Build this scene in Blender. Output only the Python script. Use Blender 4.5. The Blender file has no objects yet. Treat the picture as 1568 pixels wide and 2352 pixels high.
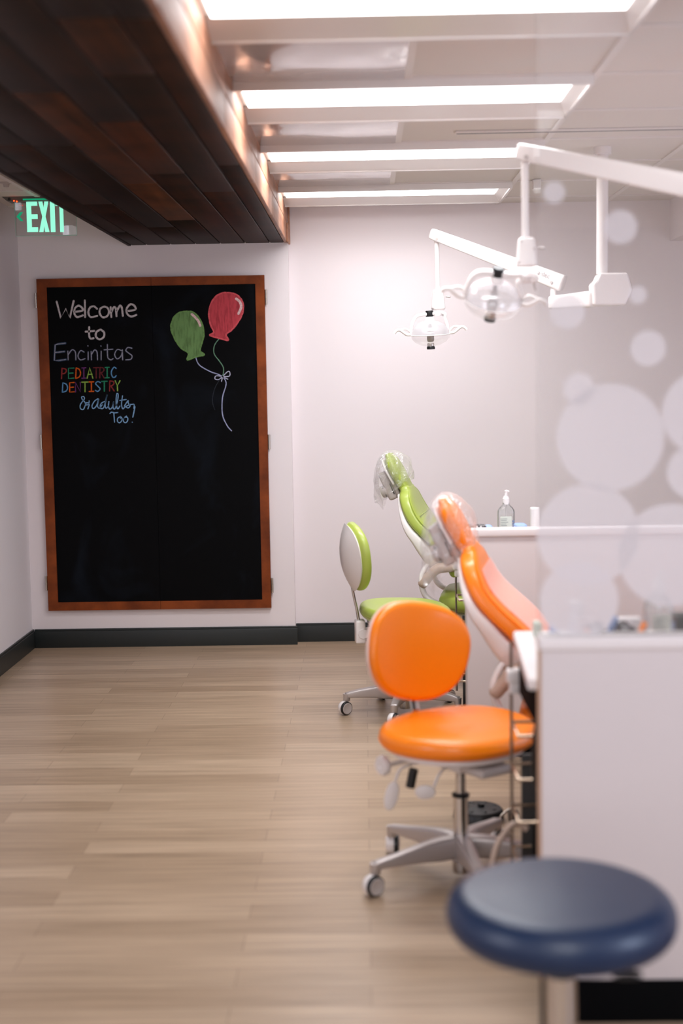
import bpy, bmesh, math, random
from mathutils import Vector, Matrix
random.seed(7)
S = bpy.context.scene
COL = S.collection

# ------------------------------------------------------------------ camera
F, CX, CY, CAMH = 3170.0, 784.0, 1176.0, 1.5
_y = Vector(((832 - CX) / F, (CY - 872) / F, -1)).normalized()
_x = Vector((1, 0.0165, 0)); _x = (_x - _x.dot(_y) * _y).normalized()
_z = _x.cross(_y)
ROT = Matrix((_x, _y, _z))
cam_d = bpy.data.cameras.new('camera'); cam = bpy.data.objects.new('camera', cam_d); COL.objects.link(cam)
cam.matrix_world = Matrix.Translation((0, 0, CAMH)) @ ROT.to_4x4()
cam_d.sensor_fit = 'VERTICAL'; cam_d.sensor_height = 36; cam_d.lens = F / 2352 * 36
cam_d.clip_start = 0.05
cam_d.dof.use_dof = True; cam_d.dof.focus_distance = 6.9; cam_d.dof.aperture_fstop = 1.55
S.camera = cam

# ------------------------------------------------------------------ exposure, world, room light
S.view_settings.view_transform = 'Standard'; S.view_settings.look = 'None'
S.view_settings.gamma = 1; S.view_settings.use_curve_mapping = False
S.view_settings.exposure = 0.9
S.cycles.use_denoising = True
S.cycles.max_bounces = 10; S.cycles.transparent_max_bounces = 16
S.cycles.caustics_reflective = False; S.cycles.caustics_refractive = False
W = bpy.data.worlds.new('world'); S.world = W; W.use_nodes = True
W.node_tree.nodes['Background'].inputs[0].default_value = (1, 1, 1, 1)
W.node_tree.nodes['Background'].inputs[1].default_value = 0.02
LENS_STRENGTH = 3.0
LAMP_POWER, LAMP_SPREAD = (4, 8.5, 9.5, 2.9), 152
def area(name, loc, rot, sx, sy, power, col=(1, 1, 1)):
    l = bpy.data.lights.new(name, 'AREA'); l.shape = 'RECTANGLE'; l.size = sx; l.size_y = sy; l.energy = power; l.color = col
    o = bpy.data.objects.new(name, l); COL.objects.link(o); o.location = loc; o.rotation_euler = rot
    return o
for yy, pw in ((0.95, 2), (-0.4, 18), (-1.7, 26)):    # unseen rows assumed over and behind the camera, powered as front fill
    area('ceiling_row_fill', (0.18, yy, 2.45), (0, 0, 0), 1.15, 0.4, pw, (.96, .97, 1))
area('daylight_window', (2.6, 1.2, 1.45), (math.radians(90), 0, math.radians(90)), 1.1, 1.3, 22, (0.66, 0.78, 1))
area('side_window', (2.66, 4.75, 1.45), (math.radians(90), 0, math.radians(90)), 2.0, 1.3, 9, (0.74, 0.81, 1))
area('front_fill', (-0.42, -2.85, 1.4), (math.radians(90), 0, 0), 2.85, 1.9, 15, (.96, 0.965, 1))  # added fill behind the camera for the surfaces that face it
area('left_fill', (-1.85, 1.8, 1.5), (math.radians(90), 0, math.radians(-65)), 1.4, 1.6, 15, (0.84, 0.86, 1))  # added cool fill from the left, no opening seen there

# ------------------------------------------------------------------ helpers
def ray(px, py):
    return ROT @ Vector(((px - CX) / F, (CY - py) / F, -1))
def P(px, py, Y):
    d = ray(px, py); return d * (Y / d.y) + Vector((0, 0, CAMH))
def PZ(px, py, Z):
    d = ray(px, py); return d * ((Z - CAMH) / d.z) + Vector((0, 0, CAMH))
def lin(c):
    return tuple(((v / 255) / 12.92 if v / 255 <= .04045 else ((v / 255 + .055) / 1.055) ** 2.4) for v in c)

class MB:
    """collects pieces of geometry and links them as one mesh object"""
    def __init__(s): s.v = []; s.f = []; s.c = []; s.M = Matrix.Identity(4); s.col = None
    def add(s, vs, fs):
        n = len(s.v); s.v += [s.M @ Vector(v) for v in vs]
        for f in fs: s.f.append([i + n for i in f]); s.c.append(s.col)
        return s
    def box(s, lo, hi, ch=0.0, M=None):
        bm = bmesh.new(); bmesh.ops.create_cube(bm, size=1)
        for v in bm.verts:
            v.co = Vector([lo[i] + (v.co[i] + .5) * (hi[i] - lo[i]) for i in range(3)])
        if ch > 0: bmesh.ops.bevel(bm, geom=bm.edges[:], offset=ch, segments=3, affect='EDGES', profile=.5)
        if M is not None: bmesh.ops.transform(bm, matrix=M, verts=bm.verts)
        bm.verts.index_update()
        s.add([v.co.copy() for v in bm.verts], [[v.index for v in f.verts] for f in bm.faces]); bm.free(); return s
    def tube(s, pts, r, seg=14, closed=False, flat=1.0, up=None):
        pts = [Vector(p) for p in pts]; n = len(pts); rs = r if isinstance(r, (list, tuple)) else [r] * n
        vs, fs = [], []; prev = None
        for i, p in enumerate(pts):
            if closed: t = pts[(i + 1) % n] - pts[i - 1]
            else: t = pts[min(i + 1, n - 1)] - pts[max(i - 1, 0)]
            t.normalize()
            if prev is None:
                a = Vector(up) if up else (Vector((0, 0, 1)) if abs(t.z) < .9 else Vector((1, 0, 0)))
            else: a = prev
            a = (a - a.dot(t) * t).normalized(); prev = a; b = t.cross(a)
            for k in range(seg):
                g = 2 * math.pi * k / seg
                vs.append(p + rs[i] * (math.cos(g) * a * flat + math.sin(g) * b))
        for i in range(n if closed else n - 1):
            j = (i + 1) % n
            for k in range(seg):
                l = (k + 1) % seg; fs.append([i * seg + k, i * seg + l, j * seg + l, j * seg + k])
        if not closed:
            fs.append(list(range(seg))[::-1]); fs.append([(n - 1) * seg + k for k in range(seg)])
        return s.add(vs, fs)
    def cyl(s, a, b, r, seg=28, r2=None):
        return s.tube([a, b], [r, r if r2 is None else r2], seg)
    def lathe(s, prof, seg=48, M=None):
        vs, fs = [], []; M = M or Matrix.Identity(4)
        for (r, z) in prof:
            for k in range(seg):
                g = 2 * math.pi * k / seg; vs.append(M @ Vector((r * math.cos(g), r * math.sin(g), z)))
        for i in range(len(prof) - 1):
            for k in range(seg):
                l = (k + 1) % seg; fs.append([i * seg + k, i * seg + l, (i + 1) * seg + l, (i + 1) * seg + k])
        if prof[0][0] > 1e-4: fs.append(list(range(seg))[::-1])
        if prof[-1][0] > 1e-4: fs.append([(len(prof) - 1) * seg + k for k in range(seg)])
        return s.add(vs, fs)
    def prism(s, out, d0, d1, M=None):
        """outline (x,z) pushed along y from d0 to d1"""
        n = len(out); M = M or Matrix.Identity(4)
        vs = [M @ Vector((p[0], d0, p[1])) for p in out] + [M @ Vector((p[0], d1, p[1])) for p in out]
        fs = [list(range(n)), [n + k for k in range(n)][::-1]]
        for k in range(n):
            l = (k + 1) % n; fs.append([k, n + k, n + l, l])
        return s.add(vs, fs)
    def loft(s, path, wdir, Ws, Ts, n=4.0, seg=36, cap=0.02, skew=None):
        """superellipse sections along a path; wdir is the width axis"""
        path = [Vector(p) for p in path]; w = Vector(wdir).normalized(); N = len(path); rings = []
        tan = [(path[min(i + 1, N - 1)] - path[max(i - 1, 0)]).normalized() for i in range(N)]
        for k in (90, 60, 30):
            g = math.radians(k); rings.append((path[0] - tan[0] * cap * math.sin(g), tan[0], Ws[0] - cap * (1 - math.cos(g)), Ts[0] - min(cap, Ts[0] * .95) * (1 - math.cos(g))))
        for i in range(N): rings.append((path[i], tan[i], Ws[i], Ts[i]))
        for k in (30, 60, 90):
            g = math.radians(k); rings.append((path[-1] + tan[-1] * cap * math.sin(g), tan[-1], Ws[-1] - cap * (1 - math.cos(g)), Ts[-1] - min(cap, Ts[-1] * .95) * (1 - math.cos(g))))
        vs, fs = [], []
        for (p, t, a, b) in rings:
            nn = w.cross(t).normalized()
            for k in range(seg):
                g = 2 * math.pi * k / seg; c, q = math.cos(g), math.sin(g)
                vs.append(p + w * a * math.copysign(abs(c) ** (2 / n), c) + nn * b * math.copysign(abs(q) ** (2 / n), q))
        for i in range(len(rings) - 1):
            for k in range(seg):
                l = (k + 1) % seg; fs.append([i * seg + k, i * seg + l, (i + 1) * seg + l, (i + 1) * seg + k])
        fs.append(list(range(seg))[::-1]); fs.append([(len(rings) - 1) * seg + k for k in range(seg)])
        return s.add(vs, fs)
    def pad(s, out, h, r, dome=0.0, fn=None, M=None, under=None):
        """cushion: closed outline (x,y), thickness h, edge rounding r, crowned by dome"""
        M = M or Matrix.Identity(4); n = len(out); cx = sum(p[0] for p in out) / n; cy = sum(p[1] for p in out) / n
        def nrm(i):
            a, b = out[i - 1], out[(i + 1) % n]; t = Vector((b[0] - a[0], b[1] - a[1])).normalized(); return Vector((t.y, -t.x))
        rings = []
        und = r if under is None else under
        for k in range(0, 7):
            g = math.radians(-90 + 15 * k); rings.append((und * (1 - math.cos(g)), -h / 2 + und + und * math.sin(g), 1))
        for k in range(0, 7):
            g = math.radians(15 * k); rings.append((r * (1 - math.cos(g)), h / 2 - r + r * math.sin(g), 1))
        vs, fs = [], []
        for (ins, z, sc) in rings:
            for i in range(n):
                q = Vector(out[i]) - nrm(i) * ins; vs.append(Vector((q.x, q.y, z)))
        base = vs[-n:]; 
        for sc in (.85, .68, .5, .32, .16):
            for i in range(n):
                vs.append(Vector((cx + (base[i].x - cx) * sc, cy + (base[i].y - cy) * sc, h / 2 + dome * (1 - sc * sc))))
        nr = len(vs) // n
        if fn: vs = [Vector(fn(v)) for v in vs]
        for i in range(nr - 1):
            for k in range(n):
                l = (k + 1) % n; fs.append([i * n + k, i * n + l, (i + 1) * n + l, (i + 1) * n + k])
        fs.append(list(range(n))[::-1]); fs.append([(nr - 1) * n + k for k in range(n)])
        return s.add([M @ v for v in vs], fs)
    def ribbon(s, pts, w, y, jit=0.0):
        """flat chalk stroke on a plane of constant y; pts are (x,z)"""
        n = len(pts); vs, fs = [], []
        for i in range(n):
            a, b = pts[max(i - 1, 0)], pts[min(i + 1, n - 1)]
            t = Vector((b[0] - a[0], b[1] - a[1])); t = t.normalized() if t.length > 1e-9 else Vector((1, 0))
            q = Vector((-t.y, t.x)); ww = w * (1 + random.uniform(-jit, jit)) / 2
            vs += [(pts[i][0] + q.x * ww, y, pts[i][1] + q.y * ww), (pts[i][0] - q.x * ww, y, pts[i][1] - q.y * ww)]
        for i in range(n - 1): fs.append([2 * i, 2 * i + 1, 2 * i + 3, 2 * i + 2])
        s.add(vs, fs)
        for e in (pts[0], pts[-1]):
            c = [(e[0] + w / 2 * math.cos(k * math.pi / 5), y + 2e-5, e[1] + w / 2 * math.sin(k * math.pi / 5)) for k in range(10)]
            s.add(c, [list(range(10))])
        return s
    def build(s, name, mat, parent=None, smooth=True, off=None, angle=40, recalc=True):
        me = bpy.data.meshes.new(name)
        vs = [v - Vector(off) for v in s.v] if off is not None else s.v
        me.from_pydata([tuple(v) for v in vs], [], s.f)
        if any(c is not None for c in s.c):
            at = me.color_attributes.new('tint', 'FLOAT_COLOR', 'CORNER'); k = 0
            for f, c in zip(me.polygons, s.c):
                for li in f.loop_indices: at.data[li].color = (*c, 1)
        if recalc:
            bm = bmesh.new(); bm.from_mesh(me); bmesh.ops.recalc_face_normals(bm, faces=bm.faces[:]); bm.to_mesh(me); bm.free()
        if smooth:
            me.polygons.foreach_set('use_smooth', [True] * len(me.polygons))
            me.set_sharp_from_angle(angle=math.radians(angle))
        me.materials.append(mat); o = bpy.data.objects.new(name, me); COL.objects.link(o)
        if parent: o.parent = parent
        return o

def smooth(pts, k=6, closed=False):
    pts = [Vector(p) for p in pts]; n = len(pts); out = []
    for i in range(n if closed else n - 1):
        if closed: a, b, c, d = pts[i - 1], pts[i], pts[(i + 1) % n], pts[(i + 2) % n]
        else: a, b, c, d = pts[max(i - 1, 0)], pts[i], pts[i + 1], pts[min(i + 2, n - 1)]
        for j in range(k):
            t = j / k
            out.append(.5 * ((2 * b) + (c - a) * t + (2 * a - 5 * b + 4 * c - d) * t * t + (3 * b - a - 3 * c + d) * t ** 3))
    if not closed: out.append(pts[-1])
    return out
def interp(tab, n):
    """resample rows of numbers evenly with a smooth curve"""
    v = [list(r) for r in tab]; m = len(v); out = []
    for i in range(n):
        u = i / (n - 1) * (m - 1); k = min(int(u), m - 2); t = u - k
        a, b, c, d = v[max(k - 1, 0)], v[k], v[k + 1], v[min(k + 2, m - 1)]
        out.append([.5 * (2 * b[q] + (c[q] - a[q]) * t + (2 * a[q] - 5 * b[q] + 4 * c[q] - d[q]) * t * t + (3 * b[q] - a[q] - 3 * c[q] + d[q]) * t ** 3) for q in range(len(b))])
    return out
def superell(a, b, n=2.6, k=56):
    o = []
    for i in range(k):
        g = 2 * math.pi * i / k; c, s_ = math.cos(g), math.sin(g)
        o.append((a * math.copysign(abs(c) ** (2 / n), c), b * math.copysign(abs(s_) ** (2 / n), s_)))
    return o
def thing(name, label, cat, loc=(0, 0, 0), rz=0, group=None):
    o = bpy.data.objects.new(name, None); COL.objects.link(o); o.location = loc; o.rotation_euler = (0, 0, rz)
    o.empty_display_size = .05; o['label'] = label; o['category'] = cat
    if group: o['group'] = group
    return o
def tag(o, label, cat, group=None):
    o['label'] = label; o['category'] = cat
    if group: o['group'] = group
    return o
def struct(o): o['kind'] = 'structure'; return o

# ------------------------------------------------------------------ materials
def mat(name, rgb, rough=.5, metal=0, coat=0, spec=.5, emit=None, es=0, sss=0, bump=0, bscale=200):
    m = bpy.data.materials.new(name); m.use_nodes = True; nt = m.node_tree; b = nt.nodes['Principled BSDF']
    b.inputs['Base Color'].default_value = (*lin(rgb), 1); b.inputs['Roughness'].default_value = rough
    b.inputs['Metallic'].default_value = metal; b.inputs['Coat Weight'].default_value = coat; b.inputs['Coat Roughness'].default_value = .15
    b.inputs['Specular IOR Level'].default_value = spec
    if emit: b.inputs['Emission Color'].default_value = (*lin(emit), 1); b.inputs['Emission Strength'].default_value = es
    if bump:
        t = nt.nodes.new('ShaderNodeTexNoise'); t.inputs['Scale'].default_value = bscale; t.inputs['Detail'].default_value = 3
        c = nt.nodes.new('ShaderNodeTexCoord'); nt.links.new(c.outputs['Object'], t.inputs['Vector'])
        u = nt.nodes.new('ShaderNodeBump'); u.inputs['Strength'].default_value = bump; u.inputs['Distance'].default_value = .002
        nt.links.new(t.outputs['Fac'], u.inputs['Height']); nt.links.new(u.outputs['Normal'], b.inputs['Normal'])
    return m
def N(nt, t, **kw):
    n = nt.nodes.new('ShaderNode' + t)
    for k, v in kw.items():
        if k in n.inputs: n.inputs[k].default_value = v
        else: setattr(n, k, v)
    return n
def film(name, rgb, fac, gloss=.12, rough=.08, trans=True, bump=0, bscale=30, const=False, through=.5):
    """clear sheet: transparent, partly veiled by diffuse film, with a mirror-like sheen"""
    m = bpy.data.materials.new(name); m.use_nodes = True; nt = m.node_tree; nt.nodes.clear(); L = nt.links.new
    out = N(nt, 'OutputMaterial'); tr = N(nt, 'BsdfTransparent'); df = N(nt, 'BsdfDiffuse'); tl = N(nt, 'BsdfTranslucent')
    df.inputs[0].default_value = (*lin(rgb), 1); tl.inputs[0].default_value = (*lin(rgb), 1)
    mx = N(nt, 'MixShader'); mx.inputs[0].default_value = through; L(df.outputs[0], mx.inputs[1]); L(tl.outputs[0], mx.inputs[2])
    m2 = N(nt, 'MixShader'); m2.inputs[0].default_value = fac; L(tr.outputs[0], m2.inputs[1]); L(mx.outputs[0], m2.inputs[2])
    gl = N(nt, 'BsdfGlossy'); gl.inputs['Roughness'].default_value = rough
    fr = N(nt, 'Fresnel'); fr.inputs[0].default_value = 1.45
    ml = N(nt, 'Math', operation='MULTIPLY'); ml.inputs[1].default_value = gloss / .04; L(fr.outputs[0], ml.inputs[0])
    ml.use_clamp = True
    m3 = N(nt, 'MixShader'); m3.inputs[0].default_value = gloss
    if not const: L(ml.outputs[0], m3.inputs[0])
    L(m2.outputs[0], m3.inputs[1]); L(gl.outputs[0], m3.inputs[2])
    if bump:
        t = N(nt, 'TexNoise', Scale=bscale, Detail=2.0); c = N(nt, 'TexCoord'); L(c.outputs['Object'], t.inputs['Vector'])
        u = N(nt, 'Bump', Strength=bump, Distance=.02); L(t.outputs['Fac'], u.inputs['Height']); L(u.outputs[0], gl.inputs['Normal']); L(u.outputs[0], fr.inputs['Normal'])
    L(m3.outputs[0], out.inputs[0]); return m
def wood(name, dark, light, rough=.35, axis=(30, 1.2, 30), coat=.3, tint=False):
    m = bpy.data.materials.new(name); m.use_nodes = True; nt = m.node_tree; b = nt.nodes['Principled BSDF']; L = nt.links.new
    c = N(nt, 'TexCoord'); mp = N(nt, 'Mapping'); mp.inputs['Scale'].default_value = axis; L(c.outputs['Object'], mp.inputs[0])
    t = N(nt, 'TexNoise', Scale=1.0, Detail=6.0, Roughness=.6); L(mp.outputs[0], t.inputs['Vector'])
    t2 = N(nt, 'TexNoise', Scale=5.0, Detail=3.0); L(c.outputs['Object'], t2.inputs['Vector'])
    av = N(nt, 'Math', operation='MULTIPLY_ADD'); av.inputs[1].default_value = .5; L(t.outputs['Fac'], av.inputs[0])
    hv = N(nt, 'Math', operation='MULTIPLY'); hv.inputs[1].default_value = .5; L(t2.outputs['Fac'], hv.inputs[0]); L(hv.outputs[0], av.inputs[2])
    r = N(nt, 'ValToRGB'); r.color_ramp.elements[0].position = .35; r.color_ramp.elements[1].position = .68
    r.color_ramp.elements[0].color = (*lin(dark), 1); r.color_ramp.elements[1].color = (*lin(light), 1); L(av.outputs[0], r.inputs[0])
    res = r.outputs[0]
    if tint:
        a = N(nt, 'Attribute', attribute_name='tint'); mx = N(nt, 'Mix', data_type='RGBA', blend_type='MULTIPLY'); mx.inputs['Factor'].default_value = 1
        L(res, mx.inputs[6]); L(a.outputs['Color'], mx.inputs[7]); res = mx.outputs[2]
    L(res, b.inputs['Base Color']); b.inputs['Roughness'].default_value = rough; b.inputs['Coat Weight'].default_value = coat; b.inputs['Coat Roughness'].default_value = .2
    return m

def wall_mat(name, rgb):
    m = mat(name, rgb, .75, spec=.25, bump=.06, bscale=160); return m
def floor_mat():
    m = bpy.data.materials.new('plank_floor'); m.use_nodes = True; nt = m.node_tree; b = nt.nodes['Principled BSDF']; L = nt.links.new
    c = N(nt, 'TexCoord'); mp = N(nt, 'Mapping'); L(c.outputs['Object'], mp.inputs[0])
    br = N(nt, 'TexBrick', offset=.37, offset_frequency=2, squash=1.0)
    br.inputs['Color1'].default_value = (*lin((190, 165, 139)), 1); br.inputs['Color2'].default_value = (*lin((168, 143, 118)), 1)
    br.inputs['Mortar'].default_value = (*lin((146, 122, 100)), 1); br.inputs['Scale'].default_value = 1; br.inputs['Mortar Size'].default_value = .0012
    br.inputs['Brick Width'].default_value = .92; br.inputs['Row Height'].default_value = .11; br.inputs['Bias'].default_value = 0.0
    L(mp.outputs[0], br.inputs['Vector'])
    m2 = N(nt, 'Mapping'); m2.inputs['Scale'].default_value = (1.3, 34, 1); L(c.outputs['Object'], m2.inputs[0])
    g = N(nt, 'TexNoise', Scale=1.6, Detail=7.0, Roughness=.62); L(m2.outputs[0], g.inputs['Vector'])
    rr = N(nt, 'ValToRGB'); rr.color_ramp.elements[0].position = .3; rr.color_ramp.elements[1].position = .72
    rr.color_ramp.elements[0].color = (.58, .56, .54, 1); rr.color_ramp.elements[1].color = (1.12, 1.12, 1.12, 1); L(g.outputs['Fac'], rr.inputs[0])
    mx = N(nt, 'Mix', data_type='RGBA', blend_type='MULTIPLY'); mx.inputs['Factor'].default_value = .85
    L(br.outputs['Color'], mx.inputs[6]); L(rr.outputs[0], mx.inputs[7]); L(mx.outputs[2], b.inputs['Base Color'])
    b.inputs['Roughness'].default_value = .33; b.inputs['Specular IOR Level'].default_value = .5
    u = N(nt, 'Bump', Strength=.12, Distance=.002); L(g.outputs['Fac'], u.inputs['Height']); L(u.outputs[0], b.inputs['Normal'])
    return m

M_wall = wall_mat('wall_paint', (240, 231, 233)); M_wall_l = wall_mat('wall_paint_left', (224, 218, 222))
M_wall_f = wall_mat('wall_darkened', (84, 74, 68))  # unseen wall, darkened to dim its reflection in the blue vinyl
M_ceil = mat('ceiling_tile', (222, 214, 208), .8, spec=.2, bump=.15, bscale=120)
M_tbar = mat('ceiling_grid', (226, 218, 214), .45)
M_gloss = mat('gloss_ceiling_panel', (214, 206, 208), .06, coat=.6, spec=.8)
M_floor = floor_mat()
M_base = mat('baseboard_black', (30, 35, 35), .45)
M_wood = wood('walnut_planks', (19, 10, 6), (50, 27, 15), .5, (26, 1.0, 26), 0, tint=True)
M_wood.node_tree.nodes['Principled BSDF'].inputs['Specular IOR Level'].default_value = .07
M_fascia_lit = wood('walnut_fascia_lit', (122, 80, 60), (178, 134, 110), .52, (26, 1.0, 26), 0, tint=True)  # same walnut, base lightened to hold the sheen of the ceiling lights
M_cherry = wood('cherry_frame', (96, 42, 14), (152, 74, 30), .45, (9, 9, 9), 0)
M_cherry.node_tree.nodes['Principled BSDF'].inputs['Specular IOR Level'].default_value = .2
M_board = None
M_white = mat('white_plastic', (233, 226, 224), .32, coat=.25)
M_white2 = mat('white_enamel', (236, 230, 227), .28, coat=.3)
M_lam = mat('white_laminate', (214, 204, 203), .5)
M_lam_top = mat('white_worktop', (236, 229, 228), .35)
M_edge_bounce = mat('edge_band_bounce', (188, 152, 126), .5)  # tan holds warm light bounced off the orange vinyl
M_grey = mat('grey_plastic', (188, 178, 174), .45)
M_taupe = mat('taupe_plastic', (184, 160, 144), .4)
M_chrome = mat('chrome', (205, 200, 196), .14, metal=1)
M_steel = mat('brushed_steel', (196, 186, 176), .3, metal=1)
M_wire = mat('brass_wire', (216, 194, 172), .25, metal=1)
M_alu = mat('cast_aluminium', (190, 181, 178), .38, metal=.55)
M_matte = mat('matte_black', (12, 12, 13), .9, spec=.04)
M_pole = mat('dark_steel', (136, 120, 108), .4, metal=.8)
M_black = mat('black_plastic', (17, 18, 20), .4)
M_dark = mat('dark_grey_metal', (48, 46, 45), .5)
M_orange = mat('orange_vinyl', (255, 134, 0), .38, coat=.25, bump=.05, bscale=300)
M_green = mat('green_vinyl', (164, 180, 76), .42, coat=.3, bump=.05, bscale=300)
M_blue = mat('navy_vinyl', (2, 34, 68), .4, coat=.1, spec=.5, bump=.04, bscale=300)
M_glass = film('partition_glass', (235, 232, 236), .06, gloss=.04, rough=.02)
M_frost = film('frosted_film', (250, 245, 248), .66, gloss=.03, rough=.3, through=.25)
M_bag = film('clear_bag', (252, 248, 248),   .17, gloss=.11, rough=.06, bump=1.0, bscale=30, const=True)
M_sheet = film('clear_sheet', (255, 246, 246), .68, gloss=.08, rough=.25, const=True)
M_shield = film('lamp_shield', (248, 244, 242), .16, gloss=.07, rough=.08, const=True)
M_refl = film('lamp_reflector', (250, 248, 252), .30, gloss=.10, rough=.15, const=True)
M_bottle = film('bottle_plastic', (226, 230, 228), .22, gloss=.08, rough=.08)
M_label = mat('bottle_label', (204, 208, 196), .5)
M_ink = mat('label_print', (92, 98, 104), .6)
M_inkb = mat('label_print_blue', (112, 128, 160), .6)
M_mask = mat('pale_blue_paper', (150, 176, 222), .7)
M_red = mat('red_plastic', (120, 20, 22), .4)
M_lens = mat('light_lens', (255, 255, 255), .5, emit=(252, 253, 255), es=LENS_STRENGTH)
M_exit = mat('exit_letters', (150, 220, 200), .5, emit=(130, 222, 192), es=.62)
M_exit2 = mat('exit_arrow', (10, 150, 105), .5, emit=(0, 160, 112), es=.35)
M_plate = film('exit_plate', (150, 158, 140), .12, gloss=.1, rough=.03)
M_pedge = mat('plate_edge', (150, 196, 178), .3, emit=(120, 190, 165), es=.12)
M_led = mat('red_led', (255, 60, 20), .5, emit=(255, 50, 15), es=4)
M_hood = mat('sign_hood', (96, 92, 86), .4)
M_brown = mat('brown_socket', (84, 66, 52), .5)

def board_mat():
    m = mat('chalkboard_black', (11, 13, 16), .6, spec=.08); nt = m.node_tree; b = nt.nodes['Principled BSDF']; L = nt.links.new
    c = N(nt, 'TexCoord'); mp = N(nt, 'Mapping'); mp.inputs['Scale'].default_value = (1.4, 1, .8); mp.inputs['Rotation'].default_value = (0, .5, 0); L(c.outputs['Object'], mp.inputs[0])
    t = N(nt, 'TexNoise', Scale=2.2, Detail=6.0, Roughness=.55, Distortion=.8); L(mp.outputs[0], t.inputs['Vector'])
    r = N(nt, 'ValToRGB'); r.color_ramp.elements[0].position = .55; r.color_ramp.elements[1].position = .95
    r.color_ramp.elements[0].color = (*lin((4, 4, 6)), 1); r.color_ramp.elements[1].color = (*lin((24, 31, 42)), 1)
    L(t.outputs['Fac'], r.inputs[0]); L(r.outputs[0], b.inputs['Base Color']); return m
M_board = board_mat()
def chalk_mat(name, streak):
    m = mat(name, (200, 200, 200), .9, spec=.1); nt = m.node_tree; b = nt.nodes['Principled BSDF']; L = nt.links.new
    a = N(nt, 'Attribute', attribute_name='tint'); c = N(nt, 'TexCoord'); mp = N(nt, 'Mapping'); mp.inputs['Scale'].default_value = streak; mp.inputs['Rotation'].default_value = (0, .35, 0); L(c.outputs['Object'], mp.inputs[0])
    t = N(nt, 'TexNoise', Scale=1.0, Detail=5.0, Roughness=.6); L(mp.outputs[0], t.inputs['Vector'])
    r = N(nt, 'ValToRGB'); r.color_ramp.elements[0].position = .3; r.color_ramp.elements[1].position = .55
    r.color_ramp.elements[0].color = (.5, .5, .5, 1); r.color_ramp.elements[1].color = (1, 1, 1, 1); L(t.outputs['Fac'], r.inputs[0])
    mx = N(nt, 'Mix', data_type='RGBA', blend_type='MULTIPLY'); mx.inputs['Factor'].default_value = 1
    L(a.outputs['Color'], mx.inputs[6]); L(r.outputs[0], mx.inputs[7]); L(mx.outputs[2], b.inputs['Base Color']); return m
M_chalk = chalk_mat('chalk_stroke', (130, 1, 130)); M_chalk2 = chalk_mat('chalk_fill', (75, 1, 12))

# ------------------------------------------------------------------ room shell
XL, XR, YB, YBB, YF, HC = -1.91, 2.7, 7.86, 7.78, -3.0, 2.47
XS = -0.404
def slab(name, lo, hi, m): return struct(MB().box(lo, hi).build(name, m, smooth=False))
slab('floor', (XL - .1, YF - .1, -.1), (XR + .1, YB + .1, 0), M_floor)
slab('ceiling', (XL - .1, YF - .1, HC), (XR + .1, YB + .1, HC + .1), M_ceil)
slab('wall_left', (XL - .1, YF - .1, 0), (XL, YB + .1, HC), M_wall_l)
slab('wall_right', (XR, YF - .1, 0), (XR + .1, YB + .1, HC), M_wall)
slab('wall_back', (XS, YB, 0), (XR, YB + .1, HC), M_wall)
slab('wall_back_board', (XL, YBB, 0), (XS, YB + .1, HC), M_wall)
slab('wall_front', (XL, YF - .1, 0), (XR, YF, HC), M_wall_f)
slab('trim_1', (1.73, 5.2, 2.245), (XR, YB, HC), M_wall)
def baseboard(name, lo, hi, cap):
    mb = MB().box(lo, (hi[0], hi[1], hi[2] - .012), .002)
    lo2 = list(lo); hi2 = list(hi); lo2[2] = hi[2] - .014
    if cap == 'y': lo2[1] += .004
    else: hi2[0] -= .004
    mb.box(lo2, hi2, .003); return struct(mb.build(name, M_base))
baseboard('baseboard_left', (XL, YF, 0), (XL + .014, YBB, .108), 'x')
baseboard('baseboard_back_board', (XL + .014, YBB - .014, 0), (XS + .012, YBB, .108), 'y')
baseboard('baseboard_back', (XS + .001, YB - .014, 0), (XR, YB, .108), 'y')

# suspended ceiling grid
GX = [.768 + .607 * k for k in range(-5, 4)]; GY0 = 4.565; GP = .607
tb = MB()
for gx in GX:
    if XL < gx < XR: tb.box((gx - .012, YF, HC - .006), (gx + .012, YB, HC + .001))
k = -12
while GY0 + GP * k < YB:
    gy = GY0 + GP * k
    if gy > YF: tb.box((XL, gy - .012, HC - .005), (XR, gy + .012, HC + .001))
    k += 1
struct(tb.build('trim_2', M_tbar, smooth=False))

# ------------------------------------------------------------------ wooden soffit (dropped plank bulkhead)
SX0, SX1, SZ, SYF = -1.277, -0.405, 2.266, 1.1
def dull(v): return (v, v, v)
sof = MB()
seams = [SX0, -1.19, -1.055, -.917, -.778, -.640, -.503, -.424]
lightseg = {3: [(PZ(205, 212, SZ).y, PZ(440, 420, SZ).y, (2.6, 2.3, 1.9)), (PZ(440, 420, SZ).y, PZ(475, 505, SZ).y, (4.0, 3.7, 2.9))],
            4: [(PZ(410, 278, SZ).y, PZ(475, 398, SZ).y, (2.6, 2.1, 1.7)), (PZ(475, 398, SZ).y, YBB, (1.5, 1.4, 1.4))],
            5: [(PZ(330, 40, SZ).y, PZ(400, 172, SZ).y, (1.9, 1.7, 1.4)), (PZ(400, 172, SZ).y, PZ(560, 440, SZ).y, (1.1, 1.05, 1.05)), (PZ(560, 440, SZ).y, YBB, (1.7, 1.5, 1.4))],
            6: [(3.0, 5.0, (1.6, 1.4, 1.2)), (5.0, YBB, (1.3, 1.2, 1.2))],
            1: [(4.5, 6.0, (1.2, 1.1, 1.0)), (6.0, YBB, (1.0, .9, .9))]}
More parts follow.
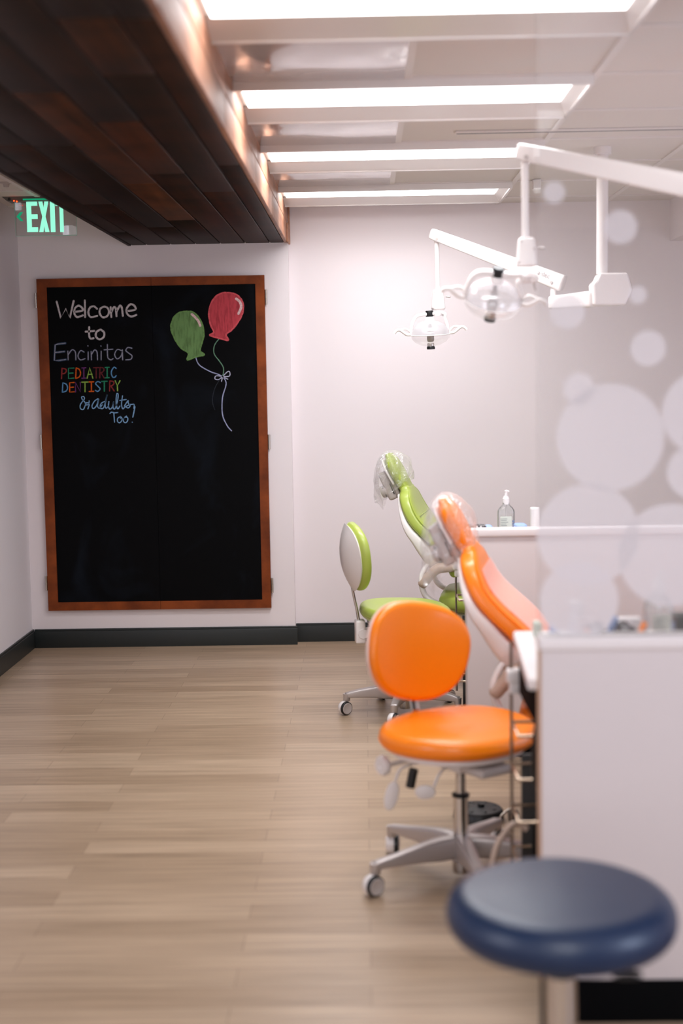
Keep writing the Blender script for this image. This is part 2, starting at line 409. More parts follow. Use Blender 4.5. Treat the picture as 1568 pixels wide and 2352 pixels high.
for i in range(len(seams) - 1):
    x0, x1 = seams[i] + .003, seams[i + 1] - .003
    segs = []; y = SYF
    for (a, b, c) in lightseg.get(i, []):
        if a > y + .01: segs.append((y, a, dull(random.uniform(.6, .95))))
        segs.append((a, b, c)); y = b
    while y < YBB - .01:
        b = min(y + random.uniform(1.4, 2.6), YBB); b = YBB if YBB - b < .5 else b
        segs.append((y, b, dull(random.uniform(.6, 1.05)))); y = b
    for (a, b, c) in segs:
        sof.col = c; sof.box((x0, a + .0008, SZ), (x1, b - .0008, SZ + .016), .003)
sof.col = dull(.35); sof.box((SX0 + .004, SYF, SZ + .008), (SX1 - .02, YBB, SZ + .03))
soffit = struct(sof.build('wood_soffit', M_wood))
fas = MB()
for (z0, z1) in ((SZ - .001, SZ + .108), (SZ + .111, HC)):
    y = SYF
    while y < YBB - .01:
        b = min(y + random.uniform(.75, 1.5), YBB - .001); b = YBB - .001 if YBB - b < .4 else b
        v = random.uniform(.85, 1.2); fas.col = (v * 1.08, v, v * .92); fas.box((SX1 - .019, y + .0006, z0), (SX1, b - .0006, z1), .0035); y = b
fas.col = (1.2, 1.1, 1.0); fas.box((SX1, YBB + .0, SZ - .004), (SX1 + .012, YB, HC), .004)
fas.col = (1.1, 1.0, .9); fas.box((SX1 - .002, YBB - .10, SZ - .006), (SX1 + .010, YBB - .002, SZ + .1), .004)
f_ = fas.build('fascia_board', M_fascia_lit, soffit)
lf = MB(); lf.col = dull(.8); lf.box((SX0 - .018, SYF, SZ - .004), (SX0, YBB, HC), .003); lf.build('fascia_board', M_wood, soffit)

# ------------------------------------------------------------------ ceiling lights
LX0, LX1 = SX1 - .004, .768 - .013
lnames = ['nearest ceiling light troffer, cut by the top of the photo', 'second ceiling light troffer, above the glossy wood-reflecting ceiling panel',
          'third ceiling light troffer, just before the thin air slot', 'farthest and smallest ceiling light troffer, next to the back wall']
for k in range(4):
    y0 = GY0 + GP * (2 * k - 2) + .013; y1 = y0 + GP - .026; t = thing('ceiling_light', lnames[k], 'ceiling light', (0, y0, HC), 0, 'recessed ceiling light troffers')
    z = HC
    fr = MB()   # white tray: far side slopes up to the lens
    lz, ly0, ly1, lx1 = -.006, .02, .40, LX1 - .045
    d = .0
    fr.add([(LX0, y1 - y0, -.030), (LX1, y1 - y0, -.030), (lx1, ly1, lz), (LX0, ly1, lz), (LX1, 0, -.030), (lx1, ly0, lz), (LX0, 0, -.03), (LX0, ly0, lz)],
           [[0, 1, 2, 3], [1, 4, 5, 2], [6, 7, 5, 4]])
    fr.box((LX0, y1 - y0 - .008, -.034), (LX1 + .002, y1 - y0 + .006, -.0005), .001)
    fr.box((LX1 - .006, -.004, -.034), (LX1 + .006, y1 - y0 + .006, -.0005), .001)
    fr.box((LX0, -.006, -.034), (LX1 + .002, .004, -.0005), .001)
    fr.build('housing', M_white2, t, recalc=True, angle=20)
    ln = MB().box((LX0 + .022, ly0, lz - .003), (lx1, ly1, lz + .004), .001).build('lens', M_lens, t)
    lamp = area('ceiling_light_lamp', ((LX0 + lx1) / 2, y0 + (ly0 + ly1) / 2, HC - .012), (0, 0, 0), lx1 - LX0 - .06, ly1 - ly0 - .03, LAMP_POWER[k], (.955, .97, 1)); lamp.data.spread = math.radians(LAMP_SPREAD)

# glossy ceiling panels between the lights
def gloss_bump(m):
    nt = m.node_tree; b = nt.nodes['Principled BSDF']; c = N(nt, 'TexCoord'); t = N(nt, 'TexNoise', Scale=3.5, Detail=1.0)
    u = N(nt, 'Bump', Strength=.35, Distance=.05); nt.links.new(c.outputs['Object'], t.inputs['Vector']); nt.links.new(t.outputs['Fac'], u.inputs['Height']); nt.links.new(u.outputs[0], b.inputs['Normal'])
gloss_bump(M_gloss)
for k, lab in ((0, 'large glossy ceiling panel mirroring the wood between the two nearest lights'), (1, 'glossy ceiling panel between the second and third lights'), (2, 'small glossy ceiling panel before the farthest light')):
    y0 = GY0 + GP * (2 * k - 1)
    o = MB().box((SX1 - .004, y0 + .014, HC - .010), (.161 - .012, y0 + GP - .014, HC - .0005), .002).build('ceiling_panel', M_gloss)
    tag(o, lab, 'ceiling panel', 'glossy ceiling panels')
# linear air slot and small sensor
s0 = PZ(1045, 302, HC)
sl = thing('air_slot', 'long thin linear air diffuser slot crossing the ceiling tiles', 'air vent', (s0.x, s0.y, HC))
MB().box((0, -.020, -.009), (XR - s0.x - .01, .020, -.0005), .002).build('frame', M_tbar, sl)
MB().box((.005, -.006, -.010), (XR - s0.x - .02, .006, -.0085)).build('slot', M_dark, sl, smooth=False)
sn = P(1232, 420, 6.95)
tag(MB().box((-.02, -.02, -.05), (.02, .02, 0), .004).build('ceiling_sensor', M_white2), 'small white square sensor hanging below the ceiling tiles', 'sensor').location = (sn.x, sn.y, HC - .001)

sk0 = PZ(14, 419, HC)
tag(MB().lathe([(.034, -.0005), (.034, -.004), (.016, -.008), (.012, -.022), (0, -.023)], 24).build('ceiling_sprinkler', M_grey), 'small grey sprinkler head in the ceiling left of the wooden soffit', 'sprinkler').location = (sk0.x, sk0.y, HC)
# ------------------------------------------------------------------ exit sign
e0 = PZ(14, 455, HC); ex = thing('exit_sign', 'edge-lit green exit sign with clear plate hanging from the ceiling', 'exit sign', (e0.x, e0.y, HC))
hd = MB(); hp = [(-.01, 0), (.36, 0), (.345, -.012), (.33, -.024), (.02, -.024), (.005, -.012)]
hd.prism(hp, -.055, .03); hd.build('housing', M_hood, ex)
MB().box((.10, -.057, -.020), (.30, -.052, -.012), .001).build('light_window', M_exit2, ex)
MB().lathe([(.008, -.004), (.008, .0)], 20, Matrix.Translation((.03, -.056, -.013)) @ Matrix.Rotation(math.pi / 2, 4, 'X')).build('test_button', M_black, ex)
Yp = e0.y - .012
c1, c2 = P(33, 455, Yp), P(177, 540, Yp)
MB().box((c1.x - e0.x, -.016, c2.z - HC), (c2.x - e0.x, -.010, -.024), .0015).build('plate', M_plate, ex)
eg = MB(); eg.tube([(c1.x - e0.x, -.013, -.024), (c1.x - e0.x, -.013, c2.z - HC), (c2.x - e0.x, -.013, c2.z - HC), (c2.x - e0.x, -.013, -.05)], .0014, 6); eg.build('plate_edge', M_pedge, ex)
lx = lambda u: P(u / 7.84, 520, Yp).x - e0.x
def zz(v, u=700): return P(u / 7.84, 400 + v / 7.84, Yp).z - HC
Lw = MB()
def glyph(polys, u0, u1, v0=490, v1=1045):
    X0, X1, Z0, Z1 = lx(u0), lx(u1), zz(v1, u0), zz(v0, u0)
    for p in polys: Lw.prism([(X0 + a * (X1 - X0), Z0 + b * (Z1 - Z0)) for a, b in p], -.0185, -.0165)
glyph([[(0, 0), (0, 1), (1, 1), (1, .85), (.44, .85), (.44, .57), (1, .57), (1, .42), (.44, .42), (.44, .15), (1, .15), (1, 0)]], 492, 688)
glyph([[(0, 0), (.34, .5), (0, 1), (.4, 1), (.5, .78), (.6, 1), (1, 1), (.66, .5), (1, 0), (.58, 0), (.5, .22), (.42, 0)]], 708, 892)
glyph([[(0, 0), (0, 1), (1, 1), (1, 0)]], 916, 1000)
glyph([[(.34, 0), (.34, .85), (0, .85), (0, 1), (1, 1), (1, .85), (.66, .85), (.66, 0)]], 1014, 1222)
Lw.build('lettering', M_exit, ex, smooth=False)
ar = MB(); A0, A1, Z0, Z1 = lx(305), lx(432), zz(850, 305), zz(688, 305)
ar.prism([(A0 + a * (A1 - A0), Z0 + b * (Z1 - Z0)) for a, b in ((0, .5), (.55, 1), (1, 1), (.5, .5), (1, 0), (.6, 0))], -.0185, -.0165); ar.build('arrow', M_exit2, ex, smooth=False)
for (u, v) in ((262, 433), (312, 462)):
    c = P(u / 7.84, 400 + v / 7.84, Yp - .03); MB().lathe([(0, -.004), (.003, -.003), (.004, 0), (.003, .003), (0, .004)], 12, Matrix.Translation((c.x - e0.x, -.056, -.022 if u < 300 else -.026))).build('led', M_led, ex)

# ------------------------------------------------------------------ chalkboard
YC = 7.752
def B(px, py, Y=YC): p = P(px, py, Y); return (p.x, p.z)
bl, bt = B(82, 640); br_, bb = B(622, 1394); bl = -1.808; br_ = -.537; bt = 2.088; bb = .217; seam = B(357, 1000)[0]
cb = thing('chalkboard', 'large black chalkboard in a cherry wood frame on the white wall', 'chalkboard', (0, YBB, 0))
def bd(o): return o
FW = .056
for (x0, x1, side) in ((bl, seam - .0008, 0), (seam + .0008, br_, 1)):
    fr = MB(); y0, y1 = -.028, -.001
    if side == 0:
        fr.add(*(lambda q: ([(x, y, z) for y in (y0, y1) for (x, z) in q], [[0, 1, 2, 3], [7, 6, 5, 4], [0, 4, 5, 1], [1, 5, 6, 2], [2, 6, 7, 3], [3, 7, 4, 0]]))([(x0, bb), (x0 + FW, bb + FW * .85), (x0 + FW, bt - FW * .85), (x0, bt)]))
        for (za, zb) in ((bt, bt - FW * .85), (bb, bb + FW * .85)):
            fr.add(*(lambda q: ([(x, y, z) for y in (y0, y1) for (x, z) in q], [[0, 1, 2, 3], [7, 6, 5, 4], [0, 4, 5, 1], [1, 5, 6, 2], [2, 6, 7, 3], [3, 7, 4, 0]]))([(x0, za), (x1, za), (x1, zb), (x0 + FW, zb)]))
        px = (x0 + FW, x1)
    else:
        fr.add(*(lambda q: ([(x, y, z) for y in (y0, y1) for (x, z) in q], [[0, 1, 2, 3], [7, 6, 5, 4], [0, 4, 5, 1], [1, 5, 6, 2], [2, 6, 7, 3], [3, 7, 4, 0]]))([(x1, bb), (x1 - FW * .9, bb + FW * .85), (x1 - FW * .9, bt - FW * .85), (x1, bt)]))
        for (za, zb) in ((bt, bt - FW * .85), (bb, bb + FW * .85)):
            fr.add(*(lambda q: ([(x, y, z) for y in (y0, y1) for (x, z) in q], [[0, 1, 2, 3], [7, 6, 5, 4], [0, 4, 5, 1], [1, 5, 6, 2], [2, 6, 7, 3], [3, 7, 4, 0]]))([(x1, za), (x0, za), (x0, zb), (x1 - FW * .9, zb)]))
        px = (x0, x1 - FW * .9)
    pn = MB().box((px[0], -.022, bb + FW * .85), (px[1], -.003, bt - FW * .85)).build('panel', M_board, cb, smooth=False)
    fr.build('frame', M_cherry, cb, smooth=False)
for (x, ys, sd) in ((br_, (682, 1015, 1345), 1), (bl, (690, 1015, 1340), -1)):
    for yy in ys:
        zc = B(615 if sd > 0 else 95, yy)[1]; h = MB()
        for q in range(5): h.cyl((x + sd * .008, -.022, zc - .042 + q * .0168), (x + sd * .008, -.022, zc - .042 + q * .0168 + .0158), .0065, 12)
        h.box((min(x, x + sd * .012), -.012, zc - .040), (max(x, x + sd * .012), -.003, zc + .040), .001); h.build('hinge', M_steel, cb)
def cp(u, v): p = P(60 + u / 2.6133, 600 + v / 2.6133, YBB - .0235); return (p.x, p.z)
YW = -.0228
def strokes(mb, lst, w, col, sm=True, jit=.12):
    mb.col = lin(col)
    for s_ in lst:
        pts = [cp(*q) for q in s_]
        if sm and len(pts) > 2: pts = [(v.x, v.y) for v in smooth(pts, 6)]
        mb.ribbon(pts, w, YW, jit)
    return mb
U = .00095 * 1  # metres per drawing unit (approx)
white = (214, 206, 208)
w = MB()
strokes(w, [[(183, 243), (208, 340), (238, 285), (262, 340), (285, 238)], [(352, 236), (354, 335)]], .0108, white, False)
strokes(w, [[(290, 304), (338, 296), (332, 276), (312, 267), (292, 285), (290, 315), (306, 335), (340, 325)],
            [(425, 285), (405, 270), (382, 280), (373, 308), (387, 335), (426, 328)],
            [(468, 272), (445, 285), (441, 312), (458, 336), (485, 330), (497, 305), (488, 280), (468, 272)],
            [(512, 304), (526, 275), (538, 285), (542, 330)], [(544, 300), (562, 267), (574, 280), (580, 328)],
            [(603, 300), (655, 290), (648, 266), (625, 259), (603, 285), (606, 315), (630, 332), (661, 322)]], .0105, white)
strokes(w, [[(507, 276), (511, 335)]], .0105, white, False)
w.build('chalk_word', M_chalk, cb, smooth=False, recalc=False)['label'] = 'Welcome in white chalk'
w = MB(); strokes(w, [[(378, 395), (378, 445), (386, 464), (404, 462)], [(446, 410), (422, 425), (419, 452), (440, 469), (465, 455), (467, 427), (446, 410)]], .0105, white); strokes(w, [[(357, 423), (408, 418)]], .011, white)
w.build('chalk_word', M_chalk, cb, smooth=False, recalc=False)['label'] = 'to in white chalk'
w = MB(); enc_l = [[(235, 492), (190, 497), (174, 502), (169, 595), (195, 596), (238, 590)], [(172, 548), (230, 542)], [(250, 540), (252, 592)], [(468, 532), (520, 528)], [(372, 545), (372, 592)], [(370, 507), (371, 509)], [(390, 542), (392, 592)], [(450, 540), (450, 592)], [(448, 508), (449, 510)], [(577, 532), (579, 592)]]
enc_c = [[(252, 562), (275, 532), (295, 545), (298, 592)], [(347, 545), (326, 537), (311, 568), (325, 592), (353, 585)], [(392, 560), (410, 533), (425, 545), (428, 592)], [(487, 500), (488, 560), (492, 582), (508, 592), (521, 585)], [(575, 538), (547, 530), (531, 560), (546, 586), (570, 568), (577, 538)], [(634, 522), (610, 518), (598, 536), (616, 552), (635, 568), (628, 588), (598, 592)]]
strokes(w, enc_l[:2], .013, (52, 74, 100), False); strokes(w, enc_l[2:], .009, (60, 70, 90), False); strokes(w, enc_c, .009, (60, 70, 90))
YW = -.0230; strokes(w, enc_l, .0042, (172, 172, 188), False); strokes(w, enc_c, .0042, (172, 172, 188)); YW = -.0228
w.build('chalk_word', M_chalk, cb, smooth=False, recalc=False)['label'] = 'Encinitas in blue and grey chalk'
red, tg, orr, pur, yg, blu = (160, 60, 60), (52, 150, 110), (236, 104, 36), (118, 62, 124), (160, 200, 90), (104, 160, 208); dred = (116, 50, 54)
w = MB(); t0 = .0062
def letter(ch, x0, x1, y0, y1, col):
    X = lambda a: x0 + a * (x1 - x0); Y = lambda b: y0 + b * (y1 - y0); g = lambda *q: [(X(a), Y(b)) for a, b in q]
    D = {'P': ([g((.1, 0), (0, 1))], [g((.1, .02), (.8, .08), (.95, .3), (.6, .5), (.05, .52))]), 'E': ([g((1, 0), (0, .02), (0, 1), (1, .96)), g((0, .5), (.85, .48))], []),
         'D': ([g((.1, 0), (0, 1))], [g((.1, 0), (.75, .15), (1, .5), (.75, .85), (0, 1))]), 'I': ([g((.5, 0), (.5, 1)), g((0, .02), (1, 0)), g((0, 1), (1, .98))], []),
         'A': ([g((0, 1), (.45, 0), (1, 1)), g((.15, .65), (.85, .62))], []), 'T': ([g((.5, 0), (.5, 1)), g((0, .02), (1, 0))], []),
         'R': ([g((.1, 0), (.05, 1)), g((.3, .5), (1, 1))], [g((.1, 0), (.8, .06), (.95, .26), (.6, .46), (.1, .52))]), 'C': ([], [g((1, .12), (.6, 0), (.15, .25), (0, .6), (.3, .95), (.75, .95), (1, .8))]),
         'N': ([g((.05, 1), (0, 0), (1, 1), (.95, 0))], []), 'S': ([], [g((1, .12), (.5, 0), (.05, .22), (.5, .48), (.95, .75), (.5, 1), (0, .9))]),
         'Y': ([g((0, 0), (.45, .5), (1, 0)), g((.45, .5), (.5, 1))], [])}[ch]
    strokes(w, D[0], t0, col, False); strokes(w, D[1], t0, col)
for ch, a, b, c in (('P', 212, 242, red), ('E', 254, 286, tg), ('D', 297, 326, orr), ('I', 334, 358, pur), ('A', 366, 400, yg), ('T', 404, 436, dred), ('R', 440, 468, dred), ('I', 474, 498, tg), ('C', 511, 540, blu)): letter(ch, a, b, 642 - (a - 212) * .02, 705 - (a - 212) * .02, c)
w.build('chalk_word', M_chalk, cb, smooth=False, recalc=False)['label'] = 'PEDIATRIC in coloured chalk'
w = MB()
for ch, a, b, c in (('D', 217, 248, blu), ('E', 261, 288, orr), ('N', 295, 326, pur), ('T', 334, 372, yg), ('I', 378, 405, orr), ('S', 415, 445, blu), ('T', 452, 486, tg), ('R', 499, 528, red), ('Y', 534, 563, yg)): letter(ch, a, b, 730 - (a - 212) * .04, 787 - (a - 212) * .03, c)
w.build('chalk_word', M_chalk, cb, smooth=False, recalc=False)['label'] = 'DENTISTRY in coloured chalk'
w = MB(); ab = (140, 184, 226)
strokes(w, [[(378, 838), (374, 858), (360, 862), (352, 846), (336, 828), (333, 815), (344, 812), (350, 824), (338, 842), (325, 862), (326, 884), (342, 890), (352, 872), (360, 852), (370, 850), (378, 862), (370, 886)],
            [(430, 826), (410, 840), (395, 868), (402, 884), (420, 870), (436, 826), (428, 868), (440, 882), (456, 862)],
            [(470, 842), (448, 856), (446, 882), (464, 880), (476, 840), (486, 800), (474, 862), (480, 882), (494, 870)],
            [(496, 842), (494, 870), (502, 888), (518, 874), (524, 842), (522, 880), (534, 884), (548, 838), (552, 800), (543, 798), (540, 850), (548, 886), (562, 870)],
            [(578, 808), (572, 860), (580, 886), (592, 874)], [(562, 836), (600, 830)],
            [(590, 868), (612, 836), (612, 852), (624, 866), (614, 880), (598, 874), (618, 862), (644, 858)]], .0055, ab)
strokes(w, [[(649, 862), (646, 882)]], .0055, ab, False)
w.build('chalk_word', M_chalk, cb, smooth=False, recalc=False)['label'] = '& Adults, in pale blue chalk'
w = MB()
strokes(w, [[(503, 914), (512, 906), (530, 910), (550, 908)], [(526, 912), (530, 966)], [(566, 932), (550, 942), (548, 960), (560, 970), (574, 956), (572, 938), (562, 936), (578, 948), (590, 938)], [(602, 930), (586, 942), (584, 960), (596, 970), (609, 956), (608, 938), (598, 936)]], .0055, ab)
strokes(w, [[(653, 874), (640, 936)], [(636, 966), (637, 967)]], .0058, ab, False)
w.build('chalk_word', M_chalk, cb, smooth=False, recalc=False)['label'] = 'Too! in pale blue chalk'
def balloon(out, col, edge, hi, hw, lab):
    m = MB(); m.col = lin(col); pts = [cp(*q) for q in out]; pts = [(v.x, v.y) for v in smooth(pts, 4, True)]
    m.add([(x, YW, z) for x, z in pts], [list(range(len(pts)))])
    o = m.build('balloon_drawing', M_chalk2, cb, smooth=False, recalc=False); o['label'] = lab
    m = MB(); m.col = lin(edge); m.ribbon(pts + pts[:1], .008, YW - .0002, .3); m.build('balloon_outline', M_chalk, o, smooth=False, recalc=False)
    m = MB(); m.col = lin((236, 200, 200)); m.ribbon([(v.x, v.y) for v in smooth([cp(*q) for q in hi], 6)], hw, YW - .0004, .05); m.build('balloon_highlight', M_chalk, o, smooth=False, recalc=False)
balloon([(950, 302), (1000, 305), (1038, 340), (1062, 395), (1065, 450), (1052, 500), (1043, 538), (1054, 548), (1068, 562), (1020, 574), (967, 592), (972, 566), (970, 548), (930, 522), (897, 475), (873, 420), (870, 378), (888, 334), (915, 310)], (112, 148, 92), (116, 156, 92), [(994, 318), (1018, 340), (1036, 364), (1044, 387)], .013, 'green chalk balloon')
balloon([(1195, 188), (1245, 193), (1283, 218), (1302, 258), (1299, 310), (1275, 360), (1238, 408), (1200, 438), (1205, 455), (1212, 475), (1160, 463), (1102, 445), (1116, 434), (1126, 424), (1106, 380), (1096, 320), (1105, 262), (1133, 217), (1163, 196)], (198, 74, 84), (224, 96, 104), [(1260, 225), (1282, 244), (1290, 275), (1274, 314)], .014, 'red chalk balloon')
st = MB()
strokes(st, [[(1018, 578), (1038, 622), (1100, 660), (1150, 678), (1180, 692)], [(1180, 692), (1200, 735), (1178, 820), (1178, 920), (1205, 985), (1232, 1018)]], .0055, (172, 178, 214))
strokes(st, [[(1178, 692), (1140, 688), (1133, 706), (1155, 710), (1178, 692), (1210, 662), (1222, 668), (1218, 690), (1178, 692)], [(1178, 694), (1210, 708)], [(1178, 694), (1172, 722)]], .0048, (196, 198, 222))
strokes(st, [[(1158, 465), (1130, 505), (1128, 555), (1160, 600), (1182, 635), (1184, 668), (1178, 690)]], .0048, (116, 158, 130))
strokes(st, [[(1165, 705), (1135, 755), (1119, 815), (1120, 855), (1132, 892)]], .0036, (52, 56, 64))
st.build('string_drawing', M_chalk, cb, smooth=False, recalc=False)
MARKS = MB(); strokes(MARKS, [[(1125, 1002), (1127, 1004)]], .004, (120, 124, 130), False)

# ------------------------------------------------------------------ dental operating lights
def dental_light(label, Yl, Yp, rodx, rod0, rod1, armL, armR, boxpx, headpx, tilt, post, slim, size=1.0):
    """post: ceiling post x,y; arm ends in picture points with their distances"""
    L0 = Vector((post[0], post[1], HC)); t = thing('dental_light', label, 'dental light', L0)
    o = lambda v: Vector(v) - L0
    a, b = P(*armL, Yl), Vector(armR); pv = Vector(b)
    zbox = slim
    MB().cyl(o((post[0], post[1], HC - .0005)), o((post[0], post[1], HC - .03)), .038, 32).cyl(o((post[0], post[1], HC - .02)), o((post[0], post[1], zbox + .06)), .025, 32).build('ceiling_post', M_white, t)
    hb = MB(); bx0 = Vector((post[0], post[1], zbox))
    hb.M = Matrix.Translation(o(bx0))
    hb.prism([(-.045, -.075), (.09, -.075), (.118, -.01), (.098, .062), (-.02, .062), (-.034, .03), (-.05, .02)], -.062, .062)
    ho = hb.build('mount_head', M_white, t, smooth=False)
    bv = ho.modifiers.new('bevel', 'BEVEL'); bv.width = .012; bv.segments = 3
    # lower swing arm, from mount head to elbow
    el = Vector((pv.x - .035, pv.y + .02, pv.z - .085)); st_ = Vector((post[0] - .04, post[1], zbox - .045))
    d = (el - st_); ln_ = d.length; dirn = d.normalized(); sd = dirn.cross(Vector((0, 0, 1))).normalized(); 
    MB().loft([o(st_ + d * k / 6) for k in range(7)], sd, [.026] * 7, [.036 - .006 * k / 6 for k in range(7)], 5, 28, .012).build('swing_arm', M_white, t)
    MB().cyl(o(el), o(el + Vector((0, 0, .075))), .0145, 20).build('elbow_pin', M_white, t)
    # balanced flex arm
    d = a - pv; sd = d.normalized().cross(Vector((0, 0, 1))).normalized(); m = MB()
    m.loft([o(pv + d * k / 8) for k in range(9)], sd, [.026 - .004 * k / 8 for k in range(9)], [.037 - .011 * k / 8 for k in range(9)], 5, 32, .01)
    fa = m.build('flex_arm', M_white, t)
    nrm = sd if sd.y < 0 else -sd
    for k, q in ((.06, .027), (.95, .0225)):
        c = pv + d * k + nrm * (q) - Vector((0, 0, .012)); MB().cyl(o(c), o(c + nrm * .003), .006, 14).build('screw', M_grey, t)
    # drop rod, joint housing
    top, bot = P(rodx[0], rod0, Yl), P(rodx[1], rod1, Yl)
    MB().cyl(o(top + Vector((0, 0, .03))), o(bot), .0115 * size, 20).build('drop_rod', M_white, t)
    x0, y0, x1, y1 = boxpx; c0, c1 = P(x0, y1, Yl), P(x1, y0, Yl); cm = (c0 + c1) / 2; wd = c1.x - c0.x; hh = c1.z - c0.z
    jb = MB(); jb.loft([o(Vector((cm.x, Yl, c1.z - .008 - (hh - .016) * k / 5))) for k in range(6)], (1, 0, 0), [wd * (.38 + .12 * k / 5) for k in range(6)], [wd * (.36 + .1 * k / 5) for k in range(6)], 4, 28, .008)
    jo = jb.build('joint_housing', M_white, t)
    for (u, v) in ((.22, .85), (.8, .6), (.1, .12)):
        c = Vector((c0.x + wd * u, Yl - wd * .47, c0.z + hh * v)); MB().cyl(o(c), o(c - Vector((0, .003, 0))), .0032, 10).build('screw', M_grey, t)
    lv = MB(); lv.cyl(o((cm.x + wd * .55, Yl, c0.z + hh * .65)), o((cm.x + wd * .85, Yl - .01, c0.z + hh * .62)), .004, 10); lv.build('brake_knob', M_grey, t)
    # lamp head
    hc = P(*headpx, Yl - .01); Rr = .0915
    HM = Matrix.Translation(o(hc)) @ Matrix.Rotation(math.radians(tilt[1]), 4, 'Y') @ Matrix.Rotation(math.radians(tilt[0]), 4, 'X')
    hd = MB(); dome = [(.016, .066)] + [(Rr * math.sin(math.radians(g)), .070 * math.cos(math.radians(g)) - .002) for g in range(14, 91, 6)]
    inner = [(r * .985, z - .0025) for r, z in dome][::-1]
    hd.lathe(dome + [(Rr + .001, -.003)] + inner, 56, HM); ro = hd.build('reflector', M_refl, t)
    sh = MB(); sh.lathe([(Rr - .001, -.003), (Rr * .97, -.018), (Rr * .8, -.036), (Rr * .52, -.049), (.018, -.056)], 56, HM); sh.build('shield', M_shield, t)
    rm = MB(); ring = [HM @ Vector(((Rr + .0005) * math.cos(k / 48 * 2 * math.pi), (Rr + .0005) * math.sin(k / 48 * 2 * math.pi), -.002)) for k in range(48)]; rm.tube(ring, .0022, 8, True); rm.build('rim', M_white, t)
    bk = MB(); bk.lathe([(0, .112), (.017, .112), (.0185, .109), (.0185, .086), (.016, .083), (0, .083)], 28, HM); bk.build('lamp_knob', M_black, t)
    cl = MB(); cl.lathe([(.018, .083), (.02, .078), (.022, .064), (.013, .06)], 28, HM); cl.build('lamp_collar', M_white, t)
    sk = MB(); sk.lathe([(.006, .05), (.012, .02), (.0165, -.008), (.017, -.024), (.014, -.034), (.005, -.036)], 24, HM); sk.build('lamp_socket', M_brown, t)
    cpz = MB(); cpz.lathe([(.0, -.056), (.0165, -.056), (.0195, -.06), (.019, -.070), (0, -.071)], 28, HM); cpz.build('lamp_cap', M_black, t)
    mc = MB(); mc.lathe([(.014, -.040), (.017, -.044), (.016, -.055), (0, -.056)], 24, HM); mc.build('cap_mount', M_chrome, t)
    # yoke from joint to both sides of the reflector
    yk = MB(); apex = HM.inverted() @ o(Vector((cm.x, Yl, c0.z - .01)))
    ax = apex.x; az = max(apex.z, .10)
    yk.M = HM
    arc = smooth([(-Rr * .98, 0, .006), (-Rr * .97, 0, .035), (-Rr * .66, 0, .088), (ax * .5 - .01, 0, az - .006), (ax, 0, az), (ax + .03, 0, az - .01), (Rr * .78, 0, .075), (Rr * .90, 0, .035), (Rr * .86, 0, .012)], 6)
    yk.loft(arc, (0, 1, 0), [.0125] * len(arc), [.008] * len(arc), 4, 18, .004)
    yk.build('yoke', M_white, t)
    kn = MB(); kn.M = HM; kn.lathe([(.0, .0), (.018, .0), (.02, .004), (.02, .02), (.012, .026), (0, .026)], 24, Matrix.Translation((ax - .004, 0, az - .018))); kn.build('yoke_hub', M_white, t)
    for sg in (-1, 1):
        hn = MB(); hn.M = HM
        p = smooth([(sg * Rr * .9, -.004, .004), (sg * (Rr + .018), -.012, .004), (sg * (Rr + .036), -.016, .016), (sg * (Rr + .052), -.018, .028), (sg * (Rr + .068), -.018, .026), (sg * (Rr + .078), -.016, .014)], 5)
        hn.tube(p, [.0068] * len(p), 12); q = smooth([(sg * (Rr - .002), .004, .010), (sg * (Rr + .02), 0, .030), (sg * (Rr + .05), -.016, .029)], 5); hn.tube(q, .0056, 10); hn.build('handle', M_white2, t)
    ar = MB(); ar.M = HM; ar.cyl((ax + .02, 0, az - .01), (ax + .033, -.01, .055), .0042, 10, .003); ar.build('aim_rod', M_grey, t)
    return t, pv, d, nrm
far_post = PZ(1383, 338, HC)
tF, pvF, dF, nF = dental_light('white ceiling-hung dental light at the back, in focus above the green chair', 6.6, 0, (1002, 1005), 552, 668, (994, 538), P(1290, 650, 6.27), (990, 665, 1022, 712), (988, 768), (4, -2), (far_post.x, far_post.y), P(1400, 662, 6.02).z)
tN, pvN, dN, nN = dental_light('nearer blurred dental light whose long arm leaves the right edge of the photo', 4.5, 0, (1205, 1206), 365, 548, (1197, 349), Vector((1.03, 4.02, 2.015)), (1184, 546, 1233, 613), (1132, 690), (26, 8), (1.26, 3.86), 1.78)
# raised maker lettering on the far flex arm
def text_mesh(txt, size, ext):
    cu = bpy.data.curves.new('t', 'FONT'); cu.body = txt; cu.size = size; cu.extrude = ext; ob = bpy.data.objects.new('t', cu); COL.objects.link(ob)
    dg = bpy.context.evaluated_depsgraph_get(); me = bpy.data.meshes.new_from_object(ob.evaluated_get(dg)); bpy.data.objects.remove(ob); return me
me = text_mesh('a·dec', .03, .0004); me.materials.append(mat('logo_grey', (150, 140, 140), .5)); me.name = 'maker_lettering'
lo = bpy.data.objects.new('maker_lettering', me); COL.objects.link(lo); lo.parent = tF
c = P(1240, 637, 6.3); k = (c.x - pvF.x) / dF.x; c = pvF + dF * k + nF * .0262
ux = (-dF).normalized(); uz = nF.normalized(); uy = uz.cross(ux)
lo.matrix_local = Matrix.Translation(c - tF.location) @ Matrix((ux, uy, uz)).transposed().to_4x4()

